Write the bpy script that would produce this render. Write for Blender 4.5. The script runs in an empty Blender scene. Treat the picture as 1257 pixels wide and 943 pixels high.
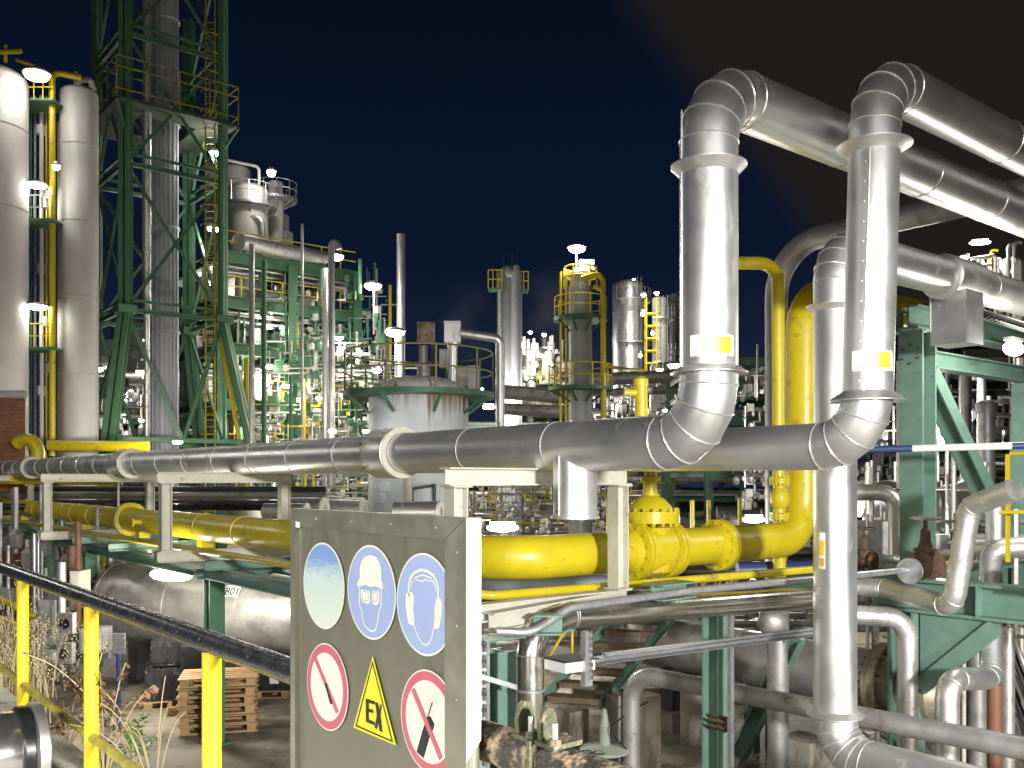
import bpy, math, random
from mathutils import Vector as V, Matrix

# ------------------------------------------------------------------ camera
S = bpy.context.scene
F, CX, CY, EYE = 1150.0, 628.5, 588.0, 4.0
cd = bpy.data.cameras.new('camera')
cam = bpy.data.objects.new('camera', cd)
S.collection.objects.link(cam)
cam.location = (0, 0, EYE)
cam.rotation_euler = (math.radians(90), 0, 0)
cd.sensor_width = 36
cd.lens = 36 * F / 1257
cd.shift_y = (CY - 471.5) / 1257
cd.clip_start = 0.05
cd.clip_end = 3000
S.camera = cam
S.view_settings.view_transform = 'Standard'
S.view_settings.look = 'None'
S.view_settings.exposure = 0.0
S.view_settings.gamma = 1.0
S.cycles.use_denoising = True
S.cycles.max_bounces = 6
S.cycles.diffuse_bounces = 3
S.cycles.glossy_bounces = 4
S.cycles.sample_clamp_indirect = 4.0
S.cycles.use_light_tree = True

# ------------------------------------------------------------------ night sky
W = bpy.data.worlds.new('World')
S.world = W
W.use_nodes = True
wt = W.node_tree
for nd in list(wt.nodes):
    wt.nodes.remove(nd)
def wn(t, **k):
    nd = wt.nodes.new(t)
    for a, b in k.items():
        setattr(nd, a, b)
    return nd
wo = wn('ShaderNodeOutputWorld'); bg = wn('ShaderNodeBackground'); tc = wn('ShaderNodeTexCoord')
nm = wn('ShaderNodeVectorMath', operation='NORMALIZE'); wt.links.new(tc.outputs['Generated'], nm.inputs[0])
sx = wn('ShaderNodeSeparateXYZ'); wt.links.new(nm.outputs[0], sx.inputs[0])
rz = wn('ShaderNodeValToRGB'); wt.links.new(sx.outputs['Z'], rz.inputs[0])      # blue night sky by elevation
e = rz.color_ramp.elements
e[0].position = 0.0; e[0].color = (0.0125, 0.0205, 0.050, 1)
e[1].position = 0.55; e[1].color = (0.0013, 0.0036, 0.0105, 1)
x = rz.color_ramp.elements.new(0.22); x.color = (0.0034, 0.0084, 0.0245, 1)
# the lit industrial haze: a brown glow that fills the sky to the right of a slanting edge
d1 = V((.123, 1, .511)); d2 = V((.332, 1, .25)); nrm = d1.cross(d2).normalized()
if nrm.x < 0: nrm = -nrm
dt = wn('ShaderNodeVectorMath', operation='DOT_PRODUCT'); wt.links.new(nm.outputs[0], dt.inputs[0]); dt.inputs[1].default_value = nrm
mr = wn('ShaderNodeMapRange', interpolation_type='SMOOTHSTEP'); wt.links.new(dt.outputs['Value'], mr.inputs[0])
mr.inputs[1].default_value = -0.025; mr.inputs[2].default_value = 0.035
mx = wn('ShaderNodeMix', data_type='RGBA'); wt.links.new(mr.outputs[0], mx.inputs[0])
wt.links.new(rz.outputs[0], mx.inputs[6]); mx.inputs[7].default_value = (0.0150, 0.0118, 0.0100, 1)
wt.links.new(mx.outputs[2], bg.inputs[0]); bg.inputs[1].default_value = 1.0
wt.links.new(bg.outputs[0], wo.inputs[0])

# ------------------------------------------------------------------ helpers
A = V((.629, -.777, 0)).normalized()      # along the pipe corridor, towards the camera's right
B = V((.777, .629, 0)).normalized()       # across the corridor, away to the right
UP = V((0, 0, 1))
C = S.collection
RND = random.Random(7)
ORG = {}
def P(px, py, D):
    return V(((px - CX) / F * D, D, EYE - (py - CY) / F * D))
def PG(px, py, z=0.0):
    return P(px, py, (EYE - z) * F / (py - CY))
def along(base, d, px):
    u = (px - CX) / F
    t = (u * base.y - base.x) / (d.x - u * d.y)
    return base + d * t

class MB:
    def __init__(s): s.v = []; s.f = []; s.flat = set()
    def add(s, vs, fs):
        o = len(s.v); s.v += [V(p) for p in vs]; s.f += [tuple(i + o for i in q) for q in fs]
        return s
    def box(s, c, size, ax=None):
        x, y, z = ax or (V((1, 0, 0)), V((0, 1, 0)), UP)
        c = V(c); a, b, d = (k / 2 for k in size)
        vs = [c + x * (a * i) + y * (b * j) + z * (d * k) for k in (-1, 1) for j in (-1, 1) for i in (-1, 1)]
        return s.add(vs, [(0, 2, 3, 1), (4, 5, 7, 6), (0, 1, 5, 4), (2, 6, 7, 3), (0, 4, 6, 2), (1, 3, 7, 5)])
    def prism(s, poly, d):                      # closed polygon of 3-D points pushed along d
        n = len(poly); d = V(d)
        vs = [V(p) for p in poly] + [V(p) + d for p in poly]
        return s.add(vs, [tuple(range(n))[::-1], tuple(range(n, 2 * n))] + [(i, (i + 1) % n, n + (i + 1) % n, n + i) for i in range(n)])
    def beam(s, p0, p1, prof, up=UP):
        p0, p1 = V(p0), V(p1); d = (p1 - p0).normalized()
        sd = d.cross(up)
        if sd.length < 1e-4: sd = d.cross(A)
        sd.normalize(); u = sd.cross(d).normalized()
        return s.prism([p0 + sd * a + u * b for a, b in prof], p1 - p0)
    def ibeam(s, p0, p1, w, h, up=UP, t=None):
        t = t or h * .09; w2, h2, q = w / 2, h / 2, t / 2 * .8
        return s.beam(p0, p1, [(-w2, -h2), (w2, -h2), (w2, -h2 + t), (q, -h2 + t), (q, h2 - t), (w2, h2 - t), (w2, h2), (-w2, h2), (-w2, h2 - t), (-q, h2 - t), (-q, -h2 + t), (-w2, -h2 + t)], up)
    def chan(s, p0, p1, w, h, up=UP, t=None):
        t = t or h * .1; w2, h2 = w / 2, h / 2
        return s.beam(p0, p1, [(-w2, -h2), (w2, -h2), (w2, -h2 + t), (-w2 + t, -h2 + t), (-w2 + t, h2 - t), (w2, h2 - t), (w2, h2), (-w2, h2)], up)
    def bar(s, p0, p1, w, h, up=UP):
        return s.beam(p0, p1, [(-w / 2, -h / 2), (w / 2, -h / 2), (w / 2, h / 2), (-w / 2, h / 2)], up)
    def sweep(s, pts, r, n=16, bend=0, k=4, cap=True, closed=False):
        path = fillet([V(p) for p in pts], bend, k) if bend else [V(p) for p in pts]
        m = len(path); rings = []
        d0 = (path[1] - path[0]).normalized()
        u = d0.cross(UP) if abs(d0.z) < .95 else d0.cross(A); u.normalize()
        rr = r if isinstance(r, (list, tuple)) else [r] * m
        for i, p in enumerate(path):
            if closed: a = (p - path[i - 1]).normalized(); b = (path[(i + 1) % m] - p).normalized()
            else:
                a = (p - path[i - 1]).normalized() if i else (path[1] - p).normalized()
                b = (path[i + 1] - p).normalized() if i < m - 1 else a
            mp = (a + b).normalized() if (a + b).length > 1e-3 else a
            u = (u - a * u.dot(a)).normalized(); w = a.cross(u)
            ring = []
            for j in range(n):
                ph = 2 * math.pi * j / n
                o = (u * math.cos(ph) + w * math.sin(ph)) * rr[i]
                den = a.dot(mp)
                ring.append(p + o - a * (o.dot(mp) / den))
            rings.append(ring)
            u = (u - b * u.dot(b)).normalized()
        o = len(s.v)
        for g in rings: s.v += g
        for i in range(m if closed else m - 1):
            i2 = (i + 1) % m
            s.f += [(o + i * n + j, o + i * n + (j + 1) % n, o + i2 * n + (j + 1) % n, o + i2 * n + j) for j in range(n)]
        if cap and not closed:
            s.f += [tuple(o + j for j in range(n))[::-1], tuple(o + (m - 1) * n + j for j in range(n))]
        return rings
    def cyl(s, p0, p1, r, n=16, r1=None):
        s.sweep([p0, p1], [r, r if r1 is None else r1], n); return s
    def lathe(s, o, ax, prof, n=20):            # prof: (radius, distance along axis)
        o, ax = V(o), V(ax).normalized()
        u = ax.cross(UP) if abs(ax.z) < .95 else ax.cross(A); u.normalize(); w = ax.cross(u)
        q = len(s.v)
        for r, h in prof:
            s.v += [o + ax * h + (u * math.cos(2 * math.pi * j / n) + w * math.sin(2 * math.pi * j / n)) * max(r, 1e-4) for j in range(n)]
        for i in range(len(prof) - 1):
            s.f += [(q + i * n + j, q + i * n + (j + 1) % n, q + (i + 1) * n + (j + 1) % n, q + (i + 1) * n + j) for j in range(n)]
        s.f += [tuple(q + j for j in range(n))[::-1], tuple(q + (len(prof) - 1) * n + j for j in range(n))]
        return s
    def ball(s, c, r, n=10, sq=(1, 1, 1), ax=None):
        x, y, z = ax or (V((1, 0, 0)), V((0, 1, 0)), UP); c = V(c); m = n // 2 + 1; q = len(s.v)
        for i in range(m):
            th = math.pi * i / (m - 1)
            for j in range(n):
                ph = 2 * math.pi * j / n
                s.v.append(c + x * (r * sq[0] * max(math.sin(th), .01) * math.cos(ph)) + y * (r * sq[1] * max(math.sin(th), .01) * math.sin(ph)) + z * (-r * sq[2] * math.cos(th)))
        for i in range(m - 1):
            s.f += [(q + i * n + j, q + i * n + (j + 1) % n, q + (i + 1) * n + (j + 1) % n, q + (i + 1) * n + j) for j in range(n)]
        return s
    def ring(s, loop, r, n=5):
        s.sweep(loop, r, n, closed=True); return s
    def arc(s, c, R, a0, a1, r, n=5, seg=20, z=None):
        c = V(c)
        pts = [c + V((math.cos(a0 + (a1 - a0) * i / seg) * R, math.sin(a0 + (a1 - a0) * i / seg) * R, 0)) for i in range(seg + 1)]
        s.sweep(pts, r, n); return s

def fillet(pts, R, k):
    out = [pts[0]]
    for i in range(1, len(pts) - 1):
        p = pts[i]; a = (p - pts[i - 1]).normalized(); b = (pts[i + 1] - p).normalized()
        cs = max(-1, min(1, a.dot(b))); th = math.acos(cs)
        if th < .03: out.append(p); continue
        t = min(R * math.tan(th / 2), .48 * (p - pts[i - 1]).length * (1 if i > 1 else 2), .48 * (pts[i + 1] - p).length * (1 if i < len(pts) - 2 else 2))
        Re = t / math.tan(th / 2)
        s0 = p - a * t; nrm = (b - a * cs).normalized(); c = s0 + nrm * Re
        for j in range(k + 1):
            f = th * j / k
            out.append(c - nrm * (Re * math.cos(f)) + a * (Re * math.sin(f)))
    out.append(pts[-1])
    return out

def origin(o):
    return ORG.get(o.name, V((0, 0, 0)))
def build(mb, name, mat, parent=None, org=None, kind=None, smooth=35, label=None):
    if parent is not None: og = origin(parent)
    else: og = V(org) if org is not None else V((0, 0, 0))
    me = bpy.data.meshes.new(name)
    me.from_pydata([p - og for p in mb.v], [], mb.f)
    me.materials.append(mat)
    if smooth:
        me.polygons.foreach_set('use_smooth', [True] * len(me.polygons))
        me.set_sharp_from_angle(angle=math.radians(smooth))
    o = bpy.data.objects.new(name, me); C.objects.link(o)
    if parent is not None: o.parent = parent
    else: o.location = og
    ORG[o.name] = og
    if kind: o['kind'] = kind
    if label: o['label'] = label
    return o
def tag(o, label, cat, group=None):
    o['label'] = label; o['category'] = cat
    if group: o['group'] = group
    return o
def thing(name, label, cat, loc=(0, 0, 0), group=None):
    o = bpy.data.objects.new(name, None); C.objects.link(o)
    o.location = V(loc); o.empty_display_size = .2
    ORG[o.name] = V(loc)
    return tag(o, label, cat, group)
def solo(mb, name, mat, label, cat, org=None, group=None, smooth=35):
    og = org if org is not None else mb.v[0]
    return tag(build(mb, name, mat, org=og, smooth=smooth), label, cat, group)
def struct(mb, name, mat, org=None, kind='structure', smooth=35):
    return build(mb, name, mat, org=org, kind=kind, smooth=smooth)
def copy_tree(o, parent=None):
    c = o.copy(); C.objects.link(c)
    if parent is not None: c.parent = parent
    ORG[c.name] = V(ORG.get(o.name, V((0, 0, 0))))
    for ch in list(o.children): copy_tree(ch, c)
    return c
def dup(root, loc, rotz=0, label=None):
    c = copy_tree(root); c.location = V(loc); c.rotation_euler = (0, 0, rotz)
    if label: c['label'] = label
    return c

# ------------------------------------------------------------------ materials
def M(name, col, rough=.5, metal=0.0, var=.12, scale=3.0, spec=.5, dirt=None, dirt_amt=.0, dirt_scale=2.0, dirt_z=1.0, bump=0.0, bscale=40.0, stretch=None, edge=.06):
    m = bpy.data.materials.new(name); m.use_nodes = True
    t = m.node_tree; b = t.nodes['Principled BSDF']; L = t.links.new
    b.inputs['Roughness'].default_value = rough; b.inputs['Metallic'].default_value = metal
    b.inputs['Specular IOR Level'].default_value = spec
    tc = t.nodes.new('ShaderNodeTexCoord'); mp = t.nodes.new('ShaderNodeMapping'); L(tc.outputs['Object'], mp.inputs[0])
    if stretch: mp.inputs['Scale'].default_value = stretch
    nz = t.nodes.new('ShaderNodeTexNoise'); nz.inputs['Scale'].default_value = scale; nz.inputs['Detail'].default_value = 7; nz.inputs['Roughness'].default_value = .62
    L(mp.outputs[0], nz.inputs[0])
    oi = t.nodes.new('ShaderNodeObjectInfo')
    r1 = t.nodes.new('ShaderNodeMapRange'); L(nz.outputs['Fac'], r1.inputs[0]); r1.inputs[1].default_value = .3; r1.inputs[2].default_value = .7
    r1.inputs[3].default_value = 1 - var; r1.inputs[4].default_value = 1 + var
    r2 = t.nodes.new('ShaderNodeMapRange'); L(oi.outputs['Random'], r2.inputs[0]); r2.inputs[3].default_value = 1 - edge; r2.inputs[4].default_value = 1 + edge
    mu = t.nodes.new('ShaderNodeMath'); mu.operation = 'MULTIPLY'; L(r1.outputs[0], mu.inputs[0]); L(r2.outputs[0], mu.inputs[1])
    mc = t.nodes.new('ShaderNodeMix'); mc.data_type = 'RGBA'; mc.blend_type = 'MULTIPLY'; mc.inputs[0].default_value = 1
    mc.inputs[6].default_value = (*col, 1); L(mu.outputs[0], mc.inputs[7])
    out = mc.outputs[2]
    if dirt:
        n2 = t.nodes.new('ShaderNodeTexNoise'); n2.inputs['Scale'].default_value = dirt_scale; n2.inputs['Detail'].default_value = 9; n2.inputs['Roughness'].default_value = .7
        m2 = t.nodes.new('ShaderNodeMapping'); L(tc.outputs['Object'], m2.inputs[0]); m2.inputs['Scale'].default_value = (1, 1, dirt_z); L(m2.outputs[0], n2.inputs[0])
        r3 = t.nodes.new('ShaderNodeMapRange'); L(n2.outputs['Fac'], r3.inputs[0]); r3.inputs[1].default_value = .62 - dirt_amt * .3; r3.inputs[2].default_value = .72 - dirt_amt * .25
        m3 = t.nodes.new('ShaderNodeMix'); m3.data_type = 'RGBA'; L(r3.outputs[0], m3.inputs[0]); L(out, m3.inputs[6]); m3.inputs[7].default_value = (*dirt, 1); out = m3.outputs[2]
        r5 = t.nodes.new('ShaderNodeMapRange'); L(r3.outputs[0], r5.inputs[0]); r5.inputs[3].default_value = metal; r5.inputs[4].default_value = metal * .3; L(r5.outputs[0], b.inputs['Metallic'])
    L(out, b.inputs['Base Color'])
    r4 = t.nodes.new('ShaderNodeMapRange'); L(nz.outputs['Fac'], r4.inputs[0]); r4.inputs[1].default_value = .3; r4.inputs[2].default_value = .7
    r4.inputs[3].default_value = max(.03, rough - .08); r4.inputs[4].default_value = min(1, rough + .08); L(r4.outputs[0], b.inputs['Roughness'])
    if bump:
        n4 = t.nodes.new('ShaderNodeTexNoise'); n4.inputs['Scale'].default_value = bscale; n4.inputs['Detail'].default_value = 6; L(mp.outputs[0], n4.inputs[0])
        bp = t.nodes.new('ShaderNodeBump'); bp.inputs['Strength'].default_value = bump; bp.inputs['Distance'].default_value = .02; L(n4.outputs['Fac'], bp.inputs['Height']); L(bp.outputs[0], b.inputs['Normal'])
    return m
def EM(name, col, st):
    m = bpy.data.materials.new(name); m.use_nodes = True; t = m.node_tree
    b = t.nodes['Principled BSDF']; b.inputs['Base Color'].default_value = (.8, .8, .8, 1)
    b.inputs['Emission Color'].default_value = (*col, 1); b.inputs['Emission Strength'].default_value = st
    return m
silver = M('aluminium_cladding', (.72, .72, .72), .41, .87, var=.07, scale=2.2, dirt=(.36, .34, .30), dirt_amt=.12, dirt_scale=3, dirt_z=.4, bump=.05, bscale=6)
silver_b = M('blotched_aluminium', (.62, .61, .59), .44, .8, var=.14, scale=5, dirt=(.30, .28, .23), dirt_amt=.3, dirt_scale=4)
dull = M('weathered_grey_cladding', (.36, .355, .35), .5, .6, var=.2, scale=4, dirt=(.15, .13, .11), dirt_amt=.3)
steel = M('galvanised_steel', (.55, .56, .58), .4, .8, var=.15, scale=14)
stainless = M('stainless_cladding', (.6, .57, .5), .22, .95, var=.1, scale=4)
seam_m = M('bright_seam_edge', (.85, .84, .80), .28, .8, var=.05)
yellow = M('yellow_gas_paint', (.51, .405, .010), .36, 0, var=.13, scale=3, dirt=(.27, .20, .03), dirt_amt=.22, dirt_scale=3, bump=.04, bscale=9)
yellow_rail = M('yellow_rail_paint', (.68, .52, .015), .4, 0, var=.06, scale=9, dirt=(.20, .13, .04), dirt_amt=.10, dirt_scale=24)
green = M('dark_green_steel', (.048, .135, .072), .5, 0, var=.22, scale=3, dirt=(.05, .06, .04), dirt_amt=.1)
teal = M('pale_green_steel', (.125, .22, .175), .45, 0, var=.14, scale=5, dirt=(.14, .10, .06), dirt_amt=.03, dirt_scale=7)
cream = M('cream_steel_paint', (.50, .48, .40), .5, 0, var=.1, scale=5, dirt=(.22, .15, .09), dirt_amt=.05, dirt_scale=9)
white_p = M('white_tower_paint', (.44, .43, .415), .5, 0, var=.08, scale=.6, dirt=(.36, .32, .28), dirt_amt=.12, dirt_scale=.8, dirt_z=.25)
greyflue = M('grey_flue', (.40, .41, .46), .55, .1, var=.15, scale=1.5, stretch=(1, 1, .15))
bluegrey = M('blue_grey_tank_paint', (.33, .38, .42), .5, 0, var=.07, scale=2)
black = M('black_plastic', (.016, .016, .018), .3, 0, var=.3, scale=8)
dark = M('dark_metal', (.05, .05, .052), .5, .3, var=.3, scale=6)
rust = M('rusty_iron', (.13, .072, .04), .75, .2, var=.45, scale=14, dirt=(.04, .03, .025), dirt_amt=.4, dirt_scale=10, bump=.4, bscale=60)
rail_m = M('peeling_black_paint', (.022, .024, .030), .28, 0, var=.3, scale=20, dirt=(.26, .19, .12), dirt_amt=.12, dirt_scale=55, bump=.06, bscale=160)
railg = M('mossy_painted_steel', (.055, .065, .03), .6, 0, var=.4, scale=40, dirt=(.22, .14, .10), dirt_amt=.3, dirt_scale=60, bump=.3, bscale=120)
concrete = M('weathered_concrete', (.30, .27, .23), .85, 0, var=.25, scale=3, dirt=(.12, .10, .075), dirt_amt=.35, dirt_scale=2.5, dirt_z=.35, bump=.3, bscale=30)
wood = M('pallet_wood', (.36, .22, .10), .75, 0, var=.3, scale=12, stretch=(1, 1, 6), dirt=(.2, .14, .08), dirt_amt=.2, dirt_scale=8, edge=.25)
whitepaint = M('white_paint', (.78, .77, .74), .4, 0, var=.04)
bluepaint = M('blue_paint', (.03, .05, .16), .4, 0, var=.1)
brass = M('brown_bronze', (.2, .12, .06), .5, .4, var=.3, scale=20)
redpaint = M('red_paint', (.5, .03, .02), .4, 0)
orange = M('orange_label', (.8, .2, .04), .5, 0)
wrap = M('black_film_wrap', (.02, .02, .022), .16, 0, var=.3, scale=9, bump=.9, bscale=14)
grate = M('steel_grating', (.16, .17, .16), .6, .4, var=.2, scale=8)
brown = M('brown_insulation', (.19, .085, .05), .6, 0, var=.15)
treadm = M('rusty_tread', (.14, .10, .06), .7, .1, var=.4, scale=9)
lampw = EM('lit_tube', (1.0, .97, .88), 30)
lampw2 = EM('lit_floodlight', (1.0, .96, .86), 60)
# ------------------------------------------------------------------ lamps: real fittings with a bulb and its own light
def lamp(px, py, D, wpx, hpx, watts, label, group='plant lamps', style='flood', pos=None, pole=0, aim=None):
    c = pos if pos is not None else P(px, py, D)
    w, h = wpx / F * D * .85, hpx / F * D * .9
    t = thing('lamp', label, 'lamp', c, group)
    if style == 'tube':
        ax = (A, B, UP) if aim is None else (aim, V((-aim.y, aim.x, 0)), UP)
        build(MB().box(c + UP * (h * .62), (w * .8, h * .6, h * .22), ax), 'housing', steel, t)
        ks = (-1, -.97, -.9, -.75, -.4, 0, .4, .75, .9, .97, 1)
        b = MB(); b.sweep([c + ax[0] * (w / 2 * k) for k in ks], [h * .5 * max(.12, (1 - abs(k) ** 2.6) ** .5) for k in ks], 14)
        build(b, 'bulb', lampw, t)
    else:
        build(MB().lathe(c + UP * h * .2, UP, [(w * .52, -h * .08), (w * .54, h * .04), (w * .44, h * .3), (w * .2, h * .5), (.02, h * .55)], 16), 'housing', steel, t)
        build(MB().box(c + V((0, w * .35, h * .5)), (w * .16, w * .9, h * .14)), 'bracket', steel, t)
        build(MB().ball(c, w * .47, 12, (1, 1, h / w * .9)), 'bulb', lampw2, t)
    if pole:
        build(MB().cyl(c + V((0, w * .3, h * .4)), c + V((0, w * .3, -pole)), max(.03, w * .06), 8), 'pole', steel, t)
    if watts:
        l = bpy.data.lights.new('glow', 'POINT'); l.energy = watts; l.color = (1.0, .95, .82); l.shadow_soft_size = max(.06, w * .5)
        lo = bpy.data.objects.new('light', l); C.objects.link(lo); lo.parent = t
        lo.location = (0, -w * .7 - .05, -h * .9 - .05)
    return t
# unseen flood lamps on made-up masts, added as key and fill light
def unseen_floodlight(pos, watts, label, size=.5, col=(1, .94, .82), aim=None, cone=90):
    t = thing('unseen_floodlight', label, 'unseen_floodlight', pos)
    p = V(pos)
    build(MB().cyl(p + V((0, 0, -.1)), V((p.x, p.y, 0)), .06, 8), 'mast', steel, t)
    build(MB().lathe(p + UP * .1, UP, [(.2, 0), (.14, .12), (.05, .2)], 12), 'housing', steel, t)
    build(MB().ball(p, .16, 12, (1, 1, .6)), 'bulb', lampw2, t)
    l = bpy.data.lights.new('glow', 'SPOT' if aim else 'POINT'); l.energy = watts; l.color = col; l.shadow_soft_size = size
    lo = bpy.data.objects.new('light', l); C.objects.link(lo); lo.parent = t; lo.location = (0, .35, -.25)
    if aim:                                     # spot cone tilted down to shape the light, keeping it off upper pipes
        l.spot_size = math.radians(cone); l.spot_blend = .22
        lo.rotation_euler = V(aim).to_track_quat('-Z', 'Y').to_euler()
az, el = math.radians(16), math.radians(-38)
unseen_floodlight((5.7, -5.1, 5.6), 14500, 'unseen tall key lamp beside the walkway on the side of the sign edge', .5, (1, .985, .95), (-math.sin(az) * math.cos(el), math.cos(az) * math.cos(el), math.sin(el)), 92)  # key lamp inferred from the pipe highlights; its mast is made up
unseen_floodlight((-3.8, -2.4, 4.7), 1150, 'unseen fill lamp added beside the walkway on the grassy side', .6, (1, .98, .88))  # added fill for the rail posts, sign face and level pipes
unseen_floodlight((8.2, 3.4, 2.7), 1500, 'unseen low fill lamp added for the pipes under the green frame', .5, (1, .94, .80), (-.36, .9, -.75), 86)  # added to brighten the floor and the lower pipes
unseen_floodlight((-15.5, 19, 8), 480, 'unseen fill lamp added out beyond the brick building', .6, (1, .95, .82))  # added out of view to brighten the lattice tower

unseen_floodlight((-1.5, -10, 9), 2600, 'unseen tall fill lamp added far behind the walkway', 1.2, (1, .98, .92))  # added as broad soft fill to lift the dark gaps

# ------------------------------------------------------------------ ground, walkway
struct(MB().box((0, 200, -.25), (480, 480, .5)), 'ground', M('stained_concrete_ground', (.24, .21, .17), .7, 0, var=.35, scale=.9, dirt=(.07, .06, .045), dirt_amt=.5, dirt_scale=.7, bump=.2, bscale=20))
c0 = A * 0 + B * .907
wk = MB().box(B * .907 - B * .9 + A * -1.0 + UP * 2.9, (9.5, 1.8, .26), (A, B, UP))
struct(wk, 'walkway', M('pale_kerb_concrete', (.66, .62, .52), .8, 0, var=.15, scale=5, dirt=(.2, .18, .14), dirt_amt=.3, dirt_scale=7, bump=.2, bscale=60))
struct(MB().box(B * .907 - B * 1.0 + A * -1.0 + UP * 1.38, (9.4, 1.3, 2.78), (A, B, UP)), 'embankment', concrete)

# ------------------------------------------------------------------ railing
dr = .37
rl = lambda px: along(B * .805, A, px)
rail = thing('railing', 'yellow posted railing with worn black handrail running beside the walkway', 'railing', V((rl(260).x, rl(260).y, 3.03)))
r0 = rl(-170); r1 = rl(900)
hz = EYE - dr
b = MB(); b.sweep([V((r0.x, r0.y, hz)), V((rl(592).x, rl(592).y, hz))], .0255, 18); build(b, 'handrail', rail_m, rail)
b = MB(); b.sweep([V((rl(592.5).x, rl(592.5).y, hz)), V((r1.x, r1.y, hz))], .0275, 20); build(b, 'handrail', M('rusty_mossy_rail', (.05, .045, .04), .55, .1, var=.6, scale=30, dirt=(.42, .30, .20), dirt_amt=.5, dirt_scale=34, bump=.5, bscale=110), rail, label='flaking rusty end of the handrail beside the sign')
b = MB(); m0 = hz - .42; b.sweep([V((r0.x, r0.y, m0)), V((rl(560).x, rl(560).y, m0))], .0145, 12); build(b, 'midrail', M('olive_yellow_rail', (.42, .36, .06), .5, 0, var=.3, scale=18, dirt=(.2, .13, .05), dirt_amt=.25, dirt_scale=30), rail)
for px in (28, 112, 260):
    q = rl(px); b = MB().cyl((q.x, q.y, 3.03), (q.x, q.y, hz - .02), .0215, 18)
    build(b, 'post', yellow_rail, rail)
    build(MB().lathe((q.x, q.y, 3.032), UP, [(.05, 0), (.05, .008), (.024, .009)], 14), 'foot_plate', yellow_rail, rail)
# clamp on the handrail by the sign
q = rl(672); q = V((q.x, q.y, hz)); nB = B
cl = thing('pipe_clamp', 'mossy bolted clamp with two upright ears on the rusty handrail', 'clamp', q + UP * .028)
build(MB().box(q + UP * .031, (.080, .05, .006), (A, B, UP)), 'base_plate', railg, cl)
for s in (-1, 1):
    base = q + A * (.023 * s - .012) + UP * .034 - B * .006
    prof = [(-.014, 0), (.014, 0), (.015, .018), (.013, .030), (.007, .039), (-.004, .041), (-.012, .034), (-.016, .018)]
    tilt = (B * .98 - A * .10).normalized(); nn = V((-tilt.y, tilt.x, 0))
    b = MB().prism([base + tilt * a + UP * h for a, h in prof], nn * .007)
    build(b, 'ear', railg, cl)
    bp = q + A * (.023 * s + .014) - B * .02
    build(MB().cyl(bp + UP * .03, bp + UP * .062, .0042, 10), 'bolt', dull, cl)
    build(MB().lathe(bp + UP * .034, UP, [(.0085, 0), (.0085, .008)], 6), 'nut', railg, cl)
b = MB(); b.sweep([q - B * .03 + UP * .034, q - B * .031, q - B * .02 - UP * .024, q - UP * .031, q + B * .02 - UP * .024, q + B * .031, q + B * .03 + UP * .034], .004, 8); build(b, 'hoop', railg, cl)

# ------------------------------------------------------------------ safety sign
SD = .75
def sg(px, py, off=0.0):                       # a point on the sign's face
    k = B.y + B.x * (px - CX) / F
    return P(px, py, SD / k) - B * off
sx0 = sg(360, 600); sx1 = sg(576, 600)
sc_ = (sx0 + sx1) / 2
sign = thing('safety_sign', 'metal safety board with six round and triangular symbols clamped to the handrail', 'sign', V((sc_.x, sc_.y, 3.3)))
zt = EYE - .052; zb = 3.30
alu = M('brushed_sign_metal', (.235, .235, .185), .42, .6, var=.08, scale=30, stretch=(1, 1, .05))
alu2 = M('sign_frame_metal', (.36, .36, .29), .36, .7, var=.1, scale=20)
def slab(u0, u1, z0, z1, off, th, ax=A):
    c = (u0 + u1) / 2; return MB().prism([V((u0.x, u0.y, z0)) - B * off, V((u1.x, u1.y, z0)) - B * off, V((u1.x, u1.y, z1)) - B * off, V((u0.x, u0.y, z1)) - B * off], B * th)
build(slab(sx0, sx1, zb, zt, -.002, .004), 'panel', alu, sign)
fw = .034
fo = lambda q, d: q + A * d
# mitred frame strips
def strip(pts, off, th): return MB().prism([p - B * off for p in pts], B * th)
L0 = V((sx0.x, sx0.y, 0)); R0 = V((sx1.x, sx1.y, 0))
z = lambda p, h: V((p.x, p.y, h))
build(strip([z(L0 + A * .018, zt - .032), z(R0 - A * .05, zt - .032), z(R0, zt), z(L0, zt)], .006, .008), 'frame_strip', alu2, sign)
build(strip([z(L0, zb), z(L0 + A * .018, zb), z(L0 + A * .018, zt - .0325), z(L0, zt - .0005)], .0055, .007), 'frame_strip', alu2, sign)
build(strip([z(R0 - A * .05, zb), z(R0, zb), z(R0, zt - .0005), z(R0 - A * .05, zt - .0325)], .0055, .007), 'frame_strip', alu2, sign)
build(MB().prism([z(R0 + A * .001, 3.62) - B * .006, z(R0 + A * .001, zt - .001) - B * .006, z(R0 + A * .001, zt - .001) + B * .018, z(R0 + A * .001, 3.645) + B * .018], A * .0015), 'lit_edge_strip', whitepaint, sign)  # white strip paints in the light on the sign's metal side
build(MB().prism([z(R0, zb) - B * .004, z(R0, zt - .002) - B * .004, z(R0, zt - .002) + B * .017, z(R0, zb) + B * .017], -A * .004), 'side_flange', alu2, sign)
b = MB()
for i in range(4): b.ball(z(L0 + A * (.1 + .12 * i), zt - .016) - B * .0065, .0022, 6)
for h in (3.9, 3.8, 3.7, 3.6): b.ball(z(R0 - A * .02, h) - B * .006, .0022, 6)
build(b, 'rivet', steel, sign, kind='stuff')
sb = M('faded_sign_blue', (.25, .32, .54), .45, 0, var=.05)
sw = M('sign_white', (.62, .64, .55), .5, 0, var=.05)
sr = M('faded_sign_red', (.44, .10, .14), .45, 0, var=.08)
sk = M('sign_black', (.012, .014, .018), .4, 0)
sy = M('sign_yellow', (.62, .58, .02), .4, 0, var=.04)
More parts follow.
